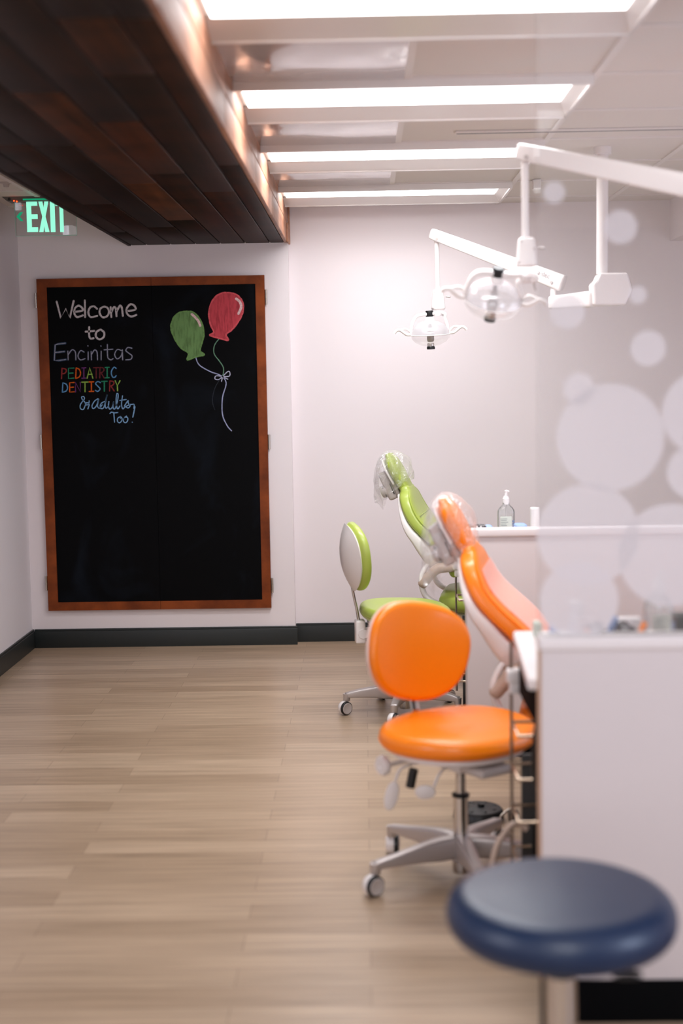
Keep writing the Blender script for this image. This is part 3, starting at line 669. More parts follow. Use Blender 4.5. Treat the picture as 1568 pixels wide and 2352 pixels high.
# ------------------------------------------------------------------ operator stools
def star_base(t, ang0, R, colm_top, grey=M_alu):
    hub = MB().lathe([(.028, .055), (.036, .06), (.04, .09), (.036, .118), (.03, .125), (0, .126)], 32).lathe([(.019, .03), (.019, .06)], 24)
    hub.build('hub', grey, t)
    MB().lathe([(.0, .018), (.024, .018), (.026, .03), (.026, .07)], 24).build('column_foot', M_chrome, t)
    for k in range(5):
        a = ang0 + k * 72 * math.pi / 180; ca, sa = math.cos(a), math.sin(a); side = (-sa, ca, 0)
        rows = interp([(.02, .100, .025, .034), (.08, .099, .024, .033), (.15, .097, .020, .025), (.22, .092, .0175, .0175), (R, .087, .0155, .0115)], 16)
        lg = MB(); lg.loft([(r * ca, r * sa, z) for r, z, w_, h_ in rows], side, [q[2] for q in rows], [q[3] for q in rows], 5.0, 28, .006)
        lg.lathe([(.0135, .060), (.0155, .064), (.0165, .094)], 20, Matrix.Translation((R * ca, R * sa, 0)))
        lo_ = lg.build('leg', grey, t)
        ax = math.radians(-48 + 22 * ((k * 2) % 5 - 1)) if k else math.radians(-52); rd = (math.cos(ax), math.sin(ax)); tr = (-rd[1], rd[0])
        sg = -1 if tr[0] * ca + tr[1] * sa < 0 else 1
        cx, cy = R * ca + sg * tr[0] * .012, R * sa + sg * tr[1] * .012
        cs = MB(); cs.cyl((R * ca, R * sa, .034), (R * ca, R * sa, .062), .0065, 12)
        MW = lambda off, dz=0: Matrix.Translation((cx + rd[0] * off, cy + rd[1] * off, .0305 + dz)) @ Matrix(((tr[0], 0, rd[0], 0), (tr[1], 0, rd[1], 0), (0, 1, 0, 0), (0, 0, 0, 1)))
        cs.lathe([(0, -.020), (.020, -.020), (.027, -.015), (.0305, -.006), (.031, .004), (.029, .007), (0, .007)], 32, MW(0, .0012))
        cs.build('caster', M_white, lo_)
        wh = MB(); wh.lathe([(.0, .006), (.026, .006), (.0295, .008), (.0303, .012), (.0303, .018), (.028, .021), (0, .021)], 36, MW(0)); wh.build('wheel', M_black, lo_)
        dk = MB(); dk.lathe([(0, .0205), (.0245, .0208), (.0255, .022), (.0225, .0235), (.021, .0228), (0, .0232)], 32, MW(0)); dk.build('wheel_disc', M_grey, lo_)

def operator_stool(loc, label, vinyl, face, ang0, seat_z, back_dz, R=.285, roll=0, swing=0):
    t = thing('operator_stool', label, 'stool', (loc[0], loc[1], 0), 0, 'operator stools with round backrests')
    star_base(t, ang0, R, seat_z)
    MB().cyl((0, 0, .10), (0, 0, .255), .0225, 32).build('gas_column', M_chrome, t)
    MB().lathe([(.0, .262), (.022, .262), (.027, .258), (.027, .252), (.02, .248)], 28).build('column_collar', M_black, t)
    MB().cyl((0, 0, .25), (0, 0, seat_z - .10), .0155, 28).build('piston', M_chrome, t)
    Rz = Matrix.Rotation(face, 4, 'Z')
    so = [(.212 * math.cos(g) * (1.0 if math.cos(g) > 0 else .93), .245 * math.copysign(abs(math.sin(g)) ** .86, math.sin(g)) * (1 - .10 * math.cos(g))) for g in [2 * math.pi * k / 64 for k in range(64)]]
    def sag(v):
        r = v.x; z = v.z
        if z > 0: z += -.010 * math.exp(-((v.x + .02) ** 2 + v.y ** 2) / .012) - (.014 * max(0, (r - .10) / .12) ** 2)
        return (v.x, v.y, z + .012 * (v.x < 0) * (v.x / .2) ** 2)
    s_ = MB(); s_.pad(so, .062, .028, .004, sag, Rz @ Matrix.Translation((0, 0, seat_z - .031)), under=.028); sob = s_.build('seat', vinyl, t, angle=80)
    pi = MB(); ring = [Rz @ Vector((p[0] * 1.002, p[1] * 1.002, seat_z - .036 + .012 * (p[0] < 0) * (p[0] / .2) ** 2)) for p in so]; pi.tube(ring, .0016, 6, True); pi.build('seam', vinyl, sob)
    pl = MB(); pl.pad([(p[0] * .84, p[1] * .84) for p in so], .022, .009, 0, None, Rz @ Matrix.Translation((0, 0, seat_z - .072))); pl.build('seat_pan', M_white, t)
    mh = MB(); mh.M = Rz; mh.box((-.12, -.055, seat_z - .135), (.06, .055, seat_z - .095), .012); mh.box((-.215, -.03, seat_z - .125), (-.10, .03, seat_z - .100), .008); mh.build('mechanism', M_white, t)
    br = MB(); br.M = Rz; br.box((-.222, -.032, seat_z - .165), (-.178, .032, seat_z - .06), .008); br.lathe([(0, -.036), (.022, -.036), (.025, -.03), (.025, .03), (.022, .036), (0, .036)], 8, Matrix.Translation((-.19, 0, seat_z - .12)) @ Matrix.Rotation(math.pi / 2, 4, 'X')); br.build('back_bracket', M_white, t)
    bz = seat_z + .22 + back_dz
    ba = MB(); ba.M = Rz; p = smooth([(-.200, 0, seat_z - .10), (-.212, 0, seat_z - .02), (-.228, 0, seat_z + .06), (-.240, 0, seat_z + .14), (-.25, 0, bz)], 5); ba.loft(p, (0, 1, 0), [.016] * len(p), [.006] * len(p), 5, 20, .002); ba.build('back_bar', M_chrome, t)
    # backrest
    bo = []
    for k in range(64):
        g = 2 * math.pi * k / 64; c, q = math.cos(g), math.sin(g)
        y_ = .174 * math.copysign(abs(c) ** .82, c) * (1 + .06 * q); z_ = .153 * math.copysign(abs(q) ** .84, q); bo.append((y_, z_))
    cr, sr = math.cos(roll), math.sin(roll); bo = [(p[0] * cr - p[1] * sr, p[0] * sr + p[1] * cr) for p in bo]
    curve = lambda v: (v.x, v.y, v.z + 1.1 * v.x * v.x)
    # map pad (x=side, y=up, z=front) to stool axes
    sw = Matrix.Rotation(swing, 4, 'Z')
    BM = Rz @ Matrix.Translation((-.215, 0, bz)) @ sw @ Matrix.Rotation(math.radians(-6), 4, 'Y') @ Matrix(((0, 0, 1, 0), (1, 0, 0, 0), (0, 1, 0, 0), (0, 0, 0, 1)))
    cu = MB(); cu.pad(bo, .046, .021, .004, curve, BM, under=.02); cu.build('backrest', vinyl, t, angle=80)
    shl = MB(); shl.pad([(p[0] * .93, p[1] * .93) for p in bo][::-1], .02, .0096, .040, lambda v: (v.x, v.y, -v.z - .020 + 1.1 * v.x * v.x), BM, under=.004); shl.build('backrest_shell', M_white, t, angle=70)
    # side levers
    for (pts, oval, c) in (([(-.07, -.10, seat_z - .115), (-.075, -.165, seat_z - .125), (-.078, -.185, seat_z - .16)], (.020, .045), (-.085, -.195, seat_z - .205)),
                           ([(.02, -.06, seat_z - .11), (.025, -.10, seat_z - .13), (.028, -.125, seat_z - .165)], (.030, .021), (.0, -.135, seat_z - .185))):
        lv = MB(); lv.M = Rz; lv.tube(smooth(pts, 5), .0045, 10)
        op = superell(oval[0], oval[1], 2.1, 36); tl = Matrix.Rotation(math.radians(14), 4, 'Y') if oval[1] > oval[0] else Matrix.Identity(4)
        fx = math.cos(-face - math.pi / 2)
        lv.pad(op, .010, .0045, .003, None, Matrix.Translation(c) @ Matrix.Rotation(-face, 4, 'Z') @ tl @ Matrix.Rotation(math.pi / 2, 4, 'X'))
        lv.build('lever', M_white, t)
    kb = MB(); kb.M = Rz
    kb.cyl((-.11, -.05, seat_z - .115), (-.115, -.19, seat_z - .120), .008, 12)
    kb.lathe([(0, -.012), (.026, -.012), (.031, -.006), (.031, .006), (.026, .012), (.008, .012), (.006, .008), (0, .008)], 10, Matrix.Translation((-.118, -.20, seat_z - .120)) @ Matrix.Rotation(math.pi / 2, 4, 'X') @ Matrix.Rotation(0, 4, 'Z')); kb.build('tension_knob', M_white, t)
    gr = MB(); gr.M = Rz; gr.cyl((-.06, -.13, seat_z - .13), (-.066, -.14, seat_z - .185), .014, 16); gr.build('lever_grip', M_black, t)
    cover = MB(); cover.M = Rz; cover.box((.06, -.06, seat_z - .125), (.17, .06, seat_z - .098), .01); cover.build('seat_slide', M_grey, t)
    return t
operator_stool((.276, 4.047), 'orange operator stool in front of the orange dental chair', M_orange, math.radians(-54), math.radians(206.8), .474, -.034, R=.29, roll=math.radians(-12), swing=math.radians(-9))
operator_stool((.171, 6.136), 'green operator stool in front of the green dental chair', M_green, math.radians(7), math.radians(186), .49, .007, R=.265)

# ------------------------------------------------------------------ dental chairs
def dental_chair(label, vinyl, Q, dz, yaw, sheet, bag=1.0):
    t = thing('dental_chair', label, 'dental chair', (Q[0], Q[1], 0), yaw, 'reclined dental chairs')
    V = lambda a, z, w_=.245: (a, w_, z + dz)
    side = (0, 1, 0)
    # back cushion
    rows = interp([(.004, .925, .10, .028), (.012, .895, .165, .034), (.030, .845, .205, .036), (.060, .79, .225, .036), (.103, .742, .236, .036), (.150, .70, .242, .036), (.195, .655, .242, .037), (.235, .60, .24, .038), (.26, .54, .235, .036)], 30)
    cu = MB(); cu.loft([V(r[0], r[1]) for r in rows], side, [r[2] for r in rows], [r[3] for r in rows], 4.2, 60, .022); back = cu.build('back_cushion', vinyl, t, angle=80)
    for sg in (-1, 1):
        pts = []
        for i, r in enumerate(rows):
            if i < 1: continue
            a0, a1 = rows[max(i - 1, 0)], rows[min(i + 1, len(rows) - 1)]; tx, tz = a1[0] - a0[0], a1[1] - a0[1]; l = math.hypot(tx, tz); nx, nz = -tz / l, tx / l
            pts.append((r[0] + nx * r[3] * .72, .245 + sg * r[2] * .985, r[1] + dz + nz * r[3] * .72))
        sm = MB(); sm.tube(pts, .0028, 6); sm.build('piping', vinyl, back)
    for i0 in (11, 17):
        r = rows[i0]; a0, a1 = rows[i0 - 1], rows[i0 + 1]; tx, tz = a1[0] - a0[0], a1[1] - a0[1]; l = math.hypot(tx, tz); nx, nz = -tz / l, tx / l
        ln = MB(); ln.tube([(r[0] + nx * (r[3] + .0003), .245 + q * .19, r[1] + dz + nz * (r[3] + .0003)) for q in (-1, -.5, 0, .5, 1)], .0022, 6)
        ln.build('stitch_line', vinyl, back)
    # back shell
    sh = interp([(-.024, .895, .10, .010), (-.008, .84, .165, .014), (.014, .781, .21, .019), (.040, .735, .226, .026), (.074, .695, .234, .032), (.108, .65, .234, .038), (.142, .61, .23, .044), (.165, .575, .21, .042)], 26)
    m = MB(); m.loft([V(r[0], r[1]) for r in sh], side, [r[2] for r in sh], [r[3] for r in sh], 5.0, 60, .012); m.build('back_shell', M_white, t, angle=80)
    # headrest
    hr = interp([(-.082, 1.085, .07, .018), (-.070, 1.06, .095, .028), (-.050, 1.02, .105, .032), (-.028, .98, .10, .031), (-.006, .94, .09, .029), (.010, .915, .08, .026)], 18)
    m = MB(); m.loft([V(r[0], r[1]) for r in hr], side, [r[2] for r in hr], [r[3] for r in hr], 3.0, 40, .018); head = m.build('headrest', vinyl, t, angle=80)
    m = MB(); m.loft([V(r[0] - .031, r[1] - .014) for r in hr[1:12]], side, [r[2] * .9 for r in hr[1:12]], [.008] * 11, 4, 32, .006); m.build('headrest_shell', M_white, head)
    HR = Matrix.Translation(V(-.088, .955)) @ Matrix.Rotation(math.radians(-24), 4, 'Y')
    m = MB(); m.M = HR; m.box((-.024, -.068, -.085), (.018, .068, .062), .013); m.box((.016, -.06, -.095), (.040, .06, .055), .010); m.build('headrest_block', M_grey, t)
    m = MB(); m.M = HR; m.lathe([(0, -.016), (.026, -.016), (.03, -.010), (.03, .008), (.024, .014), (0, .014)], 24, Matrix.Translation((-.03, -.045, -.03)) @ Matrix.Rotation(math.pi / 2, 4, 'Y')); m.build('headrest_knob', M_grey, t)
    for q in (-.035, .005):
        m = MB(); m.M = HR; m.box((q + .006, -.0705, -.06), (q + .011, -.0675, -.005), .0008); m.build('headrest_slot', M_dark, t)
    m = MB(); m.loft([V(-.045, .93), V(-.022, .875), V(-.002, .82)], side, [.022] * 3, [.004] * 3, 4, 20, .002); m.build('headrest_bar', M_steel, t)
    # clear bag pulled over the headrest
    rnd = random.Random(5); vs, fs = [], []; nu, nv = 56, 30
    fz = [(rnd.randint(3, 9), rnd.uniform(1, 5), rnd.uniform(0, 6), rnd.uniform(.0018, .0048)) for _ in range(11)]
    # (centre a, centre z, half depth, half width) from the closed top to the open hem
    env = interp([(-.086, 1.114, .010, .045), (-.086, 1.098, .034, .085), (-.078, 1.06, .062, .108), (-.068, 1.01, .080, .116), (-.064, .955, .088, .118), (-.062, .90, .086, .114), (-.062, .850, .074, .104)], nv)
    for j, (ea, ez, ra, rw) in enumerate(env):
        ez = 1.114 - (1.114 - ez) * bag
        u = j / (nv - 1)
        for i in range(nu):
            g = 2 * math.pi * i / nu; d_ = sum(a_ * math.sin(k1 * g + k2 * 3 * u + ph) for k1, k2, ph, a_ in fz) * min(1, u * 4)
            c, s2 = math.cos(g), math.sin(g)
            vs.append((ea + (ra + d_) * math.copysign(abs(c) ** .8, c), .245 + (rw + d_) * math.copysign(abs(s2) ** .8, s2), ez + (.030 + .030 * u) * c * min(1, u * 2) + dz + (2.2 * d_ if j == nv - 1 else 0)))
    for j in range(nv - 1):
        for i in range(nu):
            l = (i + 1) % nu; fs.append([j * nu + i, j * nu + l, (j + 1) * nu + l, (j + 1) * nu + i])
    fs.append(list(range(nu)))
    m = MB(); m.add(vs, fs); m.build('plastic_bag', M_bag, t, angle=180)
    if sheet:
        vs, fs = [], []; rs = rows[6:27]
        for i, r in enumerate(rs):
            a0, a1 = rs[max(i - 1, 0)], rs[min(i + 1, len(rs) - 1)]; tx, tz = a1[0] - a0[0], a1[1] - a0[1]; l = math.hypot(tx, tz); nx, nz = -tz / l, tx / l
            for q in (-1, -.6, -.2, .2, .6, 1): vs.append((r[0] + nx * (r[3] + .003), .245 + q * r[2] * .86, r[1] + dz + nz * (r[3] + .003)))
        for i in range(len(rs) - 1):
            for k in range(5): fs.append([i * 6 + k, i * 6 + k + 1, i * 6 + k + 7, i * 6 + k + 6])
        m = MB(); m.add(vs, fs); m.build('plastic_sheet', M_sheet, t)
    # seat and leg rest
    st_ = interp([(.205, .395, .20, .045), (.27, .39, .24, .055), (.40, .385, .25, .055), (.58, .40, .25, .052), (.72, .43, .235, .048), (.84, .415, .225, .045), (1.02, .36, .21, .042), (1.20, .32, .18, .036)], 34)
    m = MB(); m.loft([V(r[0], r[1]) for r in st_], side, [r[2] for r in st_], [r[3] for r in st_], 3.4, 52, .03); m.build('seat_cushion', vinyl, t, angle=80)
    m = MB(); m.loft([V(r[0], r[1] - .07) for r in st_[2:24]], side, [r[2] * .8 for r in st_[2:24]], [.03] * 22, 4, 36, .012); m.build('seat_frame', M_white, t)
    # armrests on a curved bracket
    for w_, sg in ((.02, -1), (.47, 1)):
        m = MB(); p = smooth([V(.150, .60, w_ + .05), V(.118, .565, w_ + .02), V(.100, .52, w_), V(.102, .465, w_), V(.128, .415, w_ + .01), V(.20, .375, w_ + .04), V(.30, .35, w_ + .10)], 5)
        m.loft(p, side, [.028] * len(p), [.012] * len(p), 3, 20, .004); m.build('arm_bracket', M_white, t)
        m = MB(); p = smooth([V(.106, .488, w_ - .005), V(.135, .522, w_ - .005), V(.165, .552, w_ - .005), V(.20, .565, w_ - .005), V(.30, .572, w_ - .005), V(.42, .575, w_ - .005)], 5)
        m.loft(p, side, [.033] * len(p), [.024] * len(p), 2.4, 26, .018); m.build('armrest', M_taupe, t)
    # lift and floor plate
    m = MB(); m.loft([V(.50, .335 - dz), V(.46, .22 - dz), V(.44, .08 - dz)], side, [.13] * 3, [.11, .10, .12], 4, 32, .01); m.build('lift_column', M_dark, t)
    m = MB(); m.M = Matrix.Translation((.66, .245, .03)); m.pad(superell(.26, .19, 3.5, 56), .06, .018, .004); m.build('floor_plate', M_dark, t)
    return t
Qo, Qg = P(1060, 1300, 4.40), P(917, 1150, 6.55)
dental_chair('orange dental chair with plastic bag over its headrest', M_orange, Qo, 0, math.radians(-10), True)
dental_chair('green dental chair with plastic bag over its headrest, near the back wall', M_green, Qg, .036, math.radians(-10), False, .78)

# ------------------------------------------------------------------ treatment cabinets (near one behind the glass, far one the same)
XP = .392
def station(Yn, words, near):
    pn = thing('partition_counter', 'tall white end panel counter ' + words, 'counter', (XP, Yn, 0), 0, 'white end panel counters')
    MB().box((.004, 0, .10), (1.75, .036, .882), .003).build('end_panel', M_lam, pn)
    MB().box((0, -.001, .10), (.0045, .037, .882), .001).build('edge_band', M_edge_bounce if near else M_grey, pn)
    MB().box((.012, -.006, 0), (1.75, .03, .10), .003).build('toe_base', M_matte, pn)
    cpx = MB(); cpx.box((-.002 if near else .022, -.010, .880), (1.75, .05, .913), .007); cpx.build('cap_shelf', M_lam_top, pn)
    wt = MB(); zt = .805
    out = [(-.020, .052), (.012, .66), (1.5, .66), (1.5, .052)]
    bm_top = MB(); bm_top.add([(x, y, zt) for x, y in out] + [(x, y, zt - .03) for x, y in out], [[0, 1, 2, 3], [7, 6, 5, 4], [0, 4, 5, 1], [1, 5, 6, 2], [2, 6, 7, 3], [3, 7, 4, 0]])
    o = bm_top.build('worktop', M_lam_top, smooth=False); o.location = (XP, Yn, 0); bv = o.modifiers.new('bevel', 'BEVEL'); bv.width = .008; bv.segments = 3
    tag(o, 'low white worktop slab behind the end panel ' + words, 'worktop', 'white worktops')
    cbn = thing('delivery_cabinet', 'dark delivery cabinet under the worktop ' + words, 'cabinet', (XP, Yn, 0), 0, 'dark delivery cabinets')
    MB().box((.10, .05, .08), (1.2, .62, .774), .004).build('body', M_matte, cbn)
    MB().box((.012, .07, .66), (.10, .52, .774), .006).build('instrument_tray', M_matte, cbn)
    MB().box((.034, .664, 0), (.9, .674, .455), .002).build('back_panel', M_dark, cbn)
    MB().box((.11, .06, 0), (1.18, .58, .08), .002).build('plinth', M_black, cbn)
    MB().box((.060, .045, .615), (.099, .07, .64), .003).build('red_tab', M_red, cbn)
    MB().box((.062, .06, 0), (.100, .63, .28), .004).build('side_box', M_matte, cbn)
    hs = MB()
    for k in range(3): hs.tube(smooth([(.05, .16 + .1 * k, .662), (.035, .17 + .1 * k, .56), (.045, .2 + .1 * k, .44), (.105, .24 + .1 * k, .42)], 6), .007, 10)
    hs.build('hose', M_black, cbn)
    rk = thing('wire_rack', 'slim wire rack left of the ' + ('near cabinet, beside the orange stool' if near else 'far cabinet, beside the green stool'), 'rack', (XP, Yn, 0), 0, 'slim wire racks')
    po = MB()
    po.cyl((.006, .655, .12), (.006, .655, .772), .0045, 14); po.build('upright', M_pole, rk)
    for k, z in enumerate((.542, .423, .306, .188)):
        xe = .097 if k < 3 else .060; tr = MB(); tr.tube([(xe, .655, z + .008), (.008, .655, z + .008), (.008, .50, z + .008), (xe, .50, z + .008)], .0045, 10)
        tr.build('tier', M_wire, rk)
    cl_ = MB(); cl_.box((-.008, .635, .60 + .06), (.04, .675, .70), .008); cl_.box((.0, .64, .63), (.034, .67, .665), .006); cl_.build('clamp', M_white, rk)
    return pn
YN1, YN2 = 3.10, 5.37
station(YN1, 'in front at the right, under the glass', True)
station(YN2, 'at the back, behind the orange chair', False)

# near glass screen with frosted dots
gl = thing('glass_screen', 'clear glass screen with frosted circles standing on the near counter', 'glass screen', (XP, YN1, .913))
GX1 = 1.75
MB().box((0, .008, 0), (GX1, .018, HC - .913 - .001), .001).build('glass_pane', M_glass, gl, smooth=False)
dots = [(1272, 442, 25), (1424, 521, 38), (1464, 677, 20), (1302, 715, 40), (1488, 800, 40), (1329, 893, 36), (1401, 1005, 123), (1616, 948, 96), (1592, 1085, 61), (1350, 1228, 118), (1540, 1275, 120), (1329, 1380, 91)]
for i, (x, y, r) in enumerate(dots):
    c = P(x, y, YN1 + .0075); rr = r * (YN1 + .0075) / F; m = MB(); yy = .0072 - .0003 * (i % 4)
    pts = [(c.x - XP + rr * math.cos(2 * math.pi * k / 64), c.z - .913 + rr * math.sin(2 * math.pi * k / 64)) for k in range(64)]
    if y + r > 1462: pts = [(a, max(b, .001)) for a, b in pts]
    m.add([(a, yy, b) for a, b in pts], [list(range(64))]); m.build('frosted_circle', M_frost, gl, smooth=False)

# ------------------------------------------------------------------ small things on the worktops
def pump_bottle(x, y, z, label, rz=0):
    t = thing('pump_bottle', label, 'bottle', (x, y, z), rz, 'clear pump sanitizer bottles')
    bo = superell(.0365, .021, 3.2, 40); b = MB(); vs, fs = [], []
    lev = [(0, .94), (.004, 1), (.115, 1), (.125, .96), (.137, .75), (.147, .45), (.15, .40), (.158, .40)]
    for (h, s_) in lev: vs += [(p[0] * s_, p[1] * (s_ if s_ > .9 else max(s_, .6)), h) for p in bo]
    for i in range(len(lev) - 1):
        for k in range(40):
            l = (k + 1) % 40; fs.append([i * 40 + k, i * 40 + l, (i + 1) * 40 + l, (i + 1) * 40 + k])
    fs.append(list(range(40))[::-1]); b.add(vs, fs); b.build('bottle_body', M_bottle, t)
    b = MB(); b.lathe([(0, .150), (.0145, .150), (.015, .154), (.015, .176), (.011, .18), (.010, .186), (.0055, .187), (.0055, .196), (.0042, .198), (.0062, .206), (.0068, .209), (0, .2115)], 28)
    b.tube([(0, 0, .207), (.006, 0, .207), (.013, 0, .2045)], [.0055, .0045, .0035], 12); b.build('pump', M_white2, t)
    b = MB(); b.cyl((0, 0, .01), (0, 0, .15), .0022, 10); b.build('dip_tube', M_white, t)
    lab = b = MB(); b.box((-.027, -.0225, .006), (.022, -.0205, .10), .0005); lo_ = b.build('label', M_label, t)
    b = MB()
    for k in range(11): b.box((-.025, -.0232, .016 + k * .0072), (-.025 + .022 + .01 * random.random(), -.0224, .0178 + k * .0072))
    for k in range(6): b.box((.010, -.0232, .014 + k * .0036), (.019, -.0224, .0158 + k * .0036))
    b.build('label_print', M_ink, lo_, smooth=False)
    b = MB()
    for k in range(7): b.box((.0245, -.0215, .008 + k * .011), (.034, -.0195, .016 + k * .011))
    b.build('side_print', M_inkb, t, smooth=False)
    return t
def canister(x, y, z, h, r, label):
    return tag(MB().lathe([(0, 0), (r * .96, 0), (r, .003), (r, h - .012), (r * 1.02, h - .011), (r * 1.02, h - .004), (r * .9, h), (0, h + .001)], 36).build('canister', M_white2), label, 'canister', 'white canisters')
WZ = .8055
pF = P(1162, 1215, 5.62); pN = P(1512, 1400, 3.42)
pump_bottle(P(1162, 1215, 5.93).x, 5.93, WZ, 'clear pump sanitizer bottle on the far worktop against the white wall')
pump_bottle(pN.x, 3.42, WZ, 'clear pump sanitizer bottle behind the frosted glass on the near worktop', .3)
cF, cN = P(1228, 1200, 5.93), P(1322, 1420, 3.42)
o = canister(0, 0, 0, P(1228, 1165, 5.93).z - WZ, .0205, 'slim white canister on the far worktop, right of the pump bottle'); o.location = (cF.x, 5.93, WZ)
o = canister(0, 0, 0, P(1322, 1380, 3.42).z - WZ, .0195, 'slim white canister behind the frosted glass, left of the sunglasses'); o.location = (cN.x, 3.42, WZ)
# patterned strap on the far worktop
hf = lambda px, py, Y: P(px, py, Y).z - WZ
hp = hf(1092, 1206, 5.6)
t0_ = P(1092, 1208, 5.6); sp = MB()
pat = mat('patterned_fabric', (30, 26, 34), .7); nt = pat.node_tree
v_ = N(nt, 'TexVoronoi', Scale=95.0); c_ = N(nt, 'TexCoord'); r_ = N(nt, 'ValToRGB'); r_.color_ramp.interpolation = 'CONSTANT'; r_.color_ramp.elements[0].color = (.75, .7, .68, 1); r_.color_ramp.elements[1].position = .32; r_.color_ramp.elements[1].color = (.012, .01, .014, 1)
nt.links.new(c_.outputs['Object'], v_.inputs['Vector']); nt.links.new(v_.outputs['Distance'], r_.inputs[0]); nt.links.new(r_.outputs[0], nt.nodes['Principled BSDF'].inputs['Base Color'])
sp.pad(superell(.042, .05, 4, 40), hp, .006, .002)
o = tag(sp.build('tissue_box', pat), 'black and white patterned box behind the bagged orange headrest', 'box'); o.location = (t0_.x, 5.6, WZ + hp / 2)
def folded(x, y, z, sx, sy, h, m, label, cat, name):
    b = MB(); b.pad(superell(sx, sy, 3, 36), h, min(.004, h / 2.2), .002); o = tag(b.build(name, m), label, cat); o.location = (x, y, z + h / 2); return o
q = P(1195, 1208, 5.75); folded(q.x, 5.75, WZ, .025, .06, hf(1195, 1204, 5.75), M_mask, 'pale blue paper box right behind the far pump bottle', 'box', 'glove_box')
q = P(1122, 1208, 5.75); folded(q.x, 5.75, WZ, .014, .05, hf(1122, 1207, 5.75), M_mask, 'narrow pale blue packet beside the patterned box', 'packet', 'paper_packet')
# things half hidden behind the near cap: masks and two pairs of sunglasses
q = P(1275, 1445, 3.36)
ht = lambda px, py, Y: P(px, py, Y).z - WZ
h = ht(1275, 1437, 3.36); mk = MB(); mk.prism([(-.012, 0), (-.011, h * .9), (-.008, h), (.0, h * .93), (.014, h * .75), (.017, 0)], -.03, .03)
o = tag(mk.build('mask_stack', M_mask, smooth=False), 'pale blue folded mask at the left end of the near worktop', 'face mask'); o.location = (q.x, 3.36, WZ)
h = ht(1230, 1428, 3.66); q = P(1233, 1440, 3.66); o = tag(MB().prism([(-.008, 0), (-.008, h * .93), (-.004, h), (.006, h), (.010, h * .93), (.009, 0)], -.03, .03).build('paper_sleeve', mat('mint_paper', (196, 206, 194), .7)), 'pale mint paper sleeve at the edge of the near worktop', 'packet'); o.location = (q.x, 3.66, WZ)
def goggles(px, lab, Yd, side):
    q = P(px, 1440, Yd); t = thing('sunglasses', lab, 'sunglasses', (q.x, Yd, WZ), 0); zc = .050
    RX = Matrix.Rotation(math.radians(90), 4, 'X')
    for (x, y) in ((-.001, -.01), (-.004 * side, .055)):
        m = MB(); m.lathe([(0, .012), (.012, .0105), (.021, .004), (.0255, -.004), (.0265, -.007)], 32, Matrix.Translation((x, y, zc)) @ RX); m.build('lens', M_lensd, t)
    p = smooth([(side * .020, -.020, zc - .03), (side * .027, -.022, zc + .004), (side * .031, -.018, zc + .022)] if side < 0 else [(.016, -.020, zc - .03), (.026, -.022, zc + .008), (.038, -.018, zc + .036)], 5)
    m = MB(); m.tube(p, .0075, 12); m.build('temple', M_orange, t)
    m = MB(); m.box((-.026, -.004, .0003), (.026, .05, .030), .006); m.build('nose_rest', M_black, t)
    return t
M_lensd = mat('smoked_lens', (24, 22, 28), .14, coat=.5)
goggles(1372, 'dark lens sunglasses with orange temple beside the white canister', 3.40, -1)
goggles(1442, 'dark lens sunglasses with orange temple left of the near pump bottle', 3.40, 1)
q = P(1404, 1440, 3.46); o = tag(MB().prism([(-.013, 0), (-.010, .05), (.002, .092), (.016, .086), (.006, .05), (-.002, 0)], -.008, .008).build('paper_packet', M_mask), 'upright pale blue packet between the two pairs of sunglasses', 'packet'); o.location = (q.x, 3.46, WZ)
q = P(1435, 1424, 3.60); o = tag(MB().box((-.035, -.02, 0), (.04, .02, P(1435, 1421, 3.58).z - WZ), .004).build('supply_box', M_lam_top), 'low white box behind the right-hand sunglasses', 'box'); o.location = (q.x, 3.60, WZ)
q = P(1575, 1430, 3.48); o = tag(MB().box((-.03, -.03, 0), (.08, .03, P(1565, 1414, 3.45).z - WZ), .006).build('black_case', mat('dark_green_case', (34, 40, 36), .5)), 'dark case cut by the right edge of the photo beside the pump bottle', 'case'); o.location = (q.x, 3.48, WZ)

# ------------------------------------------------------------------ floor things by the near unit
fp = PZ(1098, 1880, 0)
fc = thing('foot_control', 'round black foot pedal with studs on the floor behind the orange stool', 'foot pedal', (fp.x, fp.y, 0))
MB().lathe([(0, .001), (.084, .001), (.088, .006), (.085, .030), (.078, .038), (.03, .043), (0, .044)], 48).build('pedal_disc', M_black, fc)
MB().cyl((.01, 0, .042), (.01, 0, .053), .012, 18).build('pedal_button', M_black, fc)
for k in range(8):
    a = k * math.pi / 4 + .3; MB().lathe([(.008, 0), (.007, .003), (.003, .0045), (0, .0048)], 14, Matrix.Translation((.058 * math.cos(a), .058 * math.sin(a), .0395))).build('stud', M_dark, fc)
m = MB(); m.tube([(.055, -.06, .012), (.098, -.03, .038), (.115, -.025, .045)], .004, 10); m.lathe([(0, 0), (.012, .004), (.014, .012), (0, .02)], 14, Matrix.Translation((.118, -.024, .046))); m.build('lever', M_steel, fc)
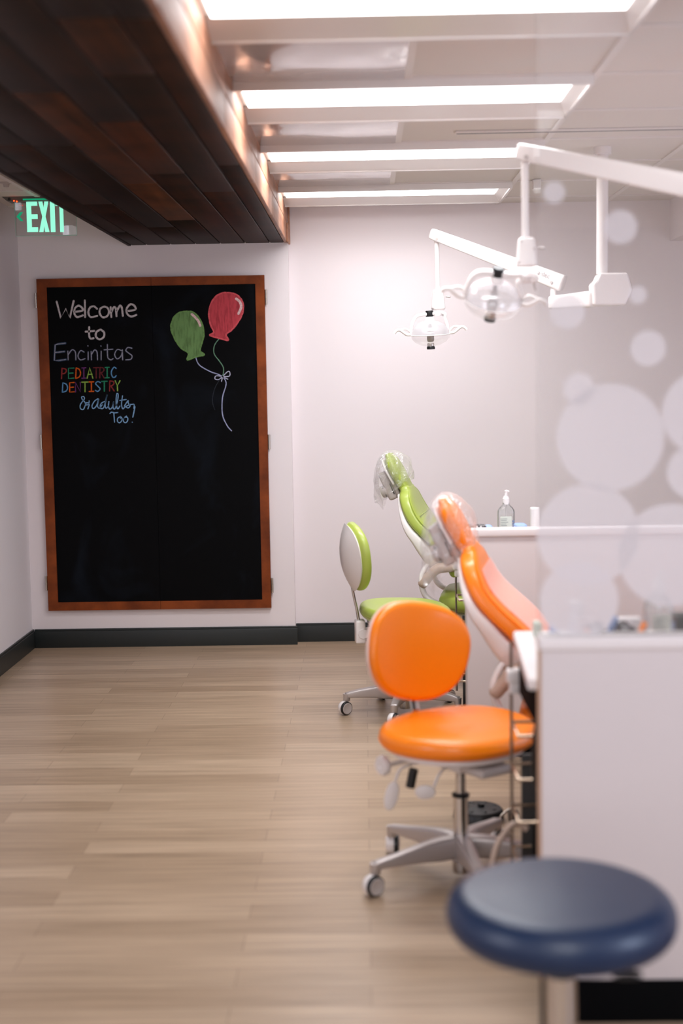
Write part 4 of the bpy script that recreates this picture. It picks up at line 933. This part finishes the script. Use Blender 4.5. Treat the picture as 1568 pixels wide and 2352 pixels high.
MB().box((.10, -.045, .0), (.135, -.005, .032), .004).build('lever_block', M_black, fc)
hz = MB(); hz.tube(smooth([(.430, 3.66, .275), (.405, 3.665, .290), (.379, 3.66, .280), (.342, 3.65, .22), (.322, 3.63, .1), (.335, 3.6, .012), (.40, 3.5, .009)], 7), .0085, 12)
tag(hz.build('supply_hose', M_taupe), 'tan hose curving from the near cabinet to the floor', 'hose')

# ------------------------------------------------------------------ blue stool
bs = P(1287, 2045, 2.46); bz = bs.z
t = thing('round_stool', 'round navy blue cushioned stool closest to the camera', 'stool', (bs.x, 2.46, 0))
R_ = .211; h_ = .088; r_ = .040
pr = [(0, bz + .004), (R_ * .55, bz + .003), (R_ - r_ - .01, bz)]
for k in range(0, 13):
    g = math.radians(90 - 15 * k); pr.append((R_ - r_ + r_ * math.cos(g), bz - r_ + r_ * math.sin(g) - (h_ - 2 * r_) * (k / 12)))
pr.append((R_ * .5, bz - h_)); pr.append((0, bz - h_))
MB().lathe(pr, 96).build('seat', M_blue, t, angle=80)
MB().lathe([(0, bz - h_ - .022), (.10, bz - h_ - .02), (.12, bz - h_ - .004), (.12, bz - h_ + .002)], 48).build('seat_plate', M_black, t)
MB().cyl((0, 0, bz - h_ - .07), (0, 0, bz - h_ - .015), .021, 28).build('piston', M_chrome, t)
MB().lathe([(.018, bz - h_ - .078), (.03, bz - h_ - .07), (.03, bz - h_ - .062), (.02, bz - h_ - .056)], 28).build('column_collar', M_black, t)
MB().cyl((0, 0, .10), (0, 0, bz - h_ - .07), .029, 32).build('gas_column', M_chrome, t)
m = MB(); m.tube(smooth([(.03, -.02, bz - h_ - .035), (.07, -.03, bz - h_ - .04), (.10, -.035, bz - h_ - .052)], 5), .005, 10); m.pad(superell(.028, .014, 2.4, 30), .010, .0045, .001, None, Matrix.Translation((.115, -.038, bz - h_ - .057))); m.build('lever', M_black, t)
m = MB(); m.cyl((-.03, .01, bz - h_ - .03), (-.033, .01, .12), .0055, 12); m.build('tension_rod', M_black, t)
star_base(t, math.radians(40), .27, .5)
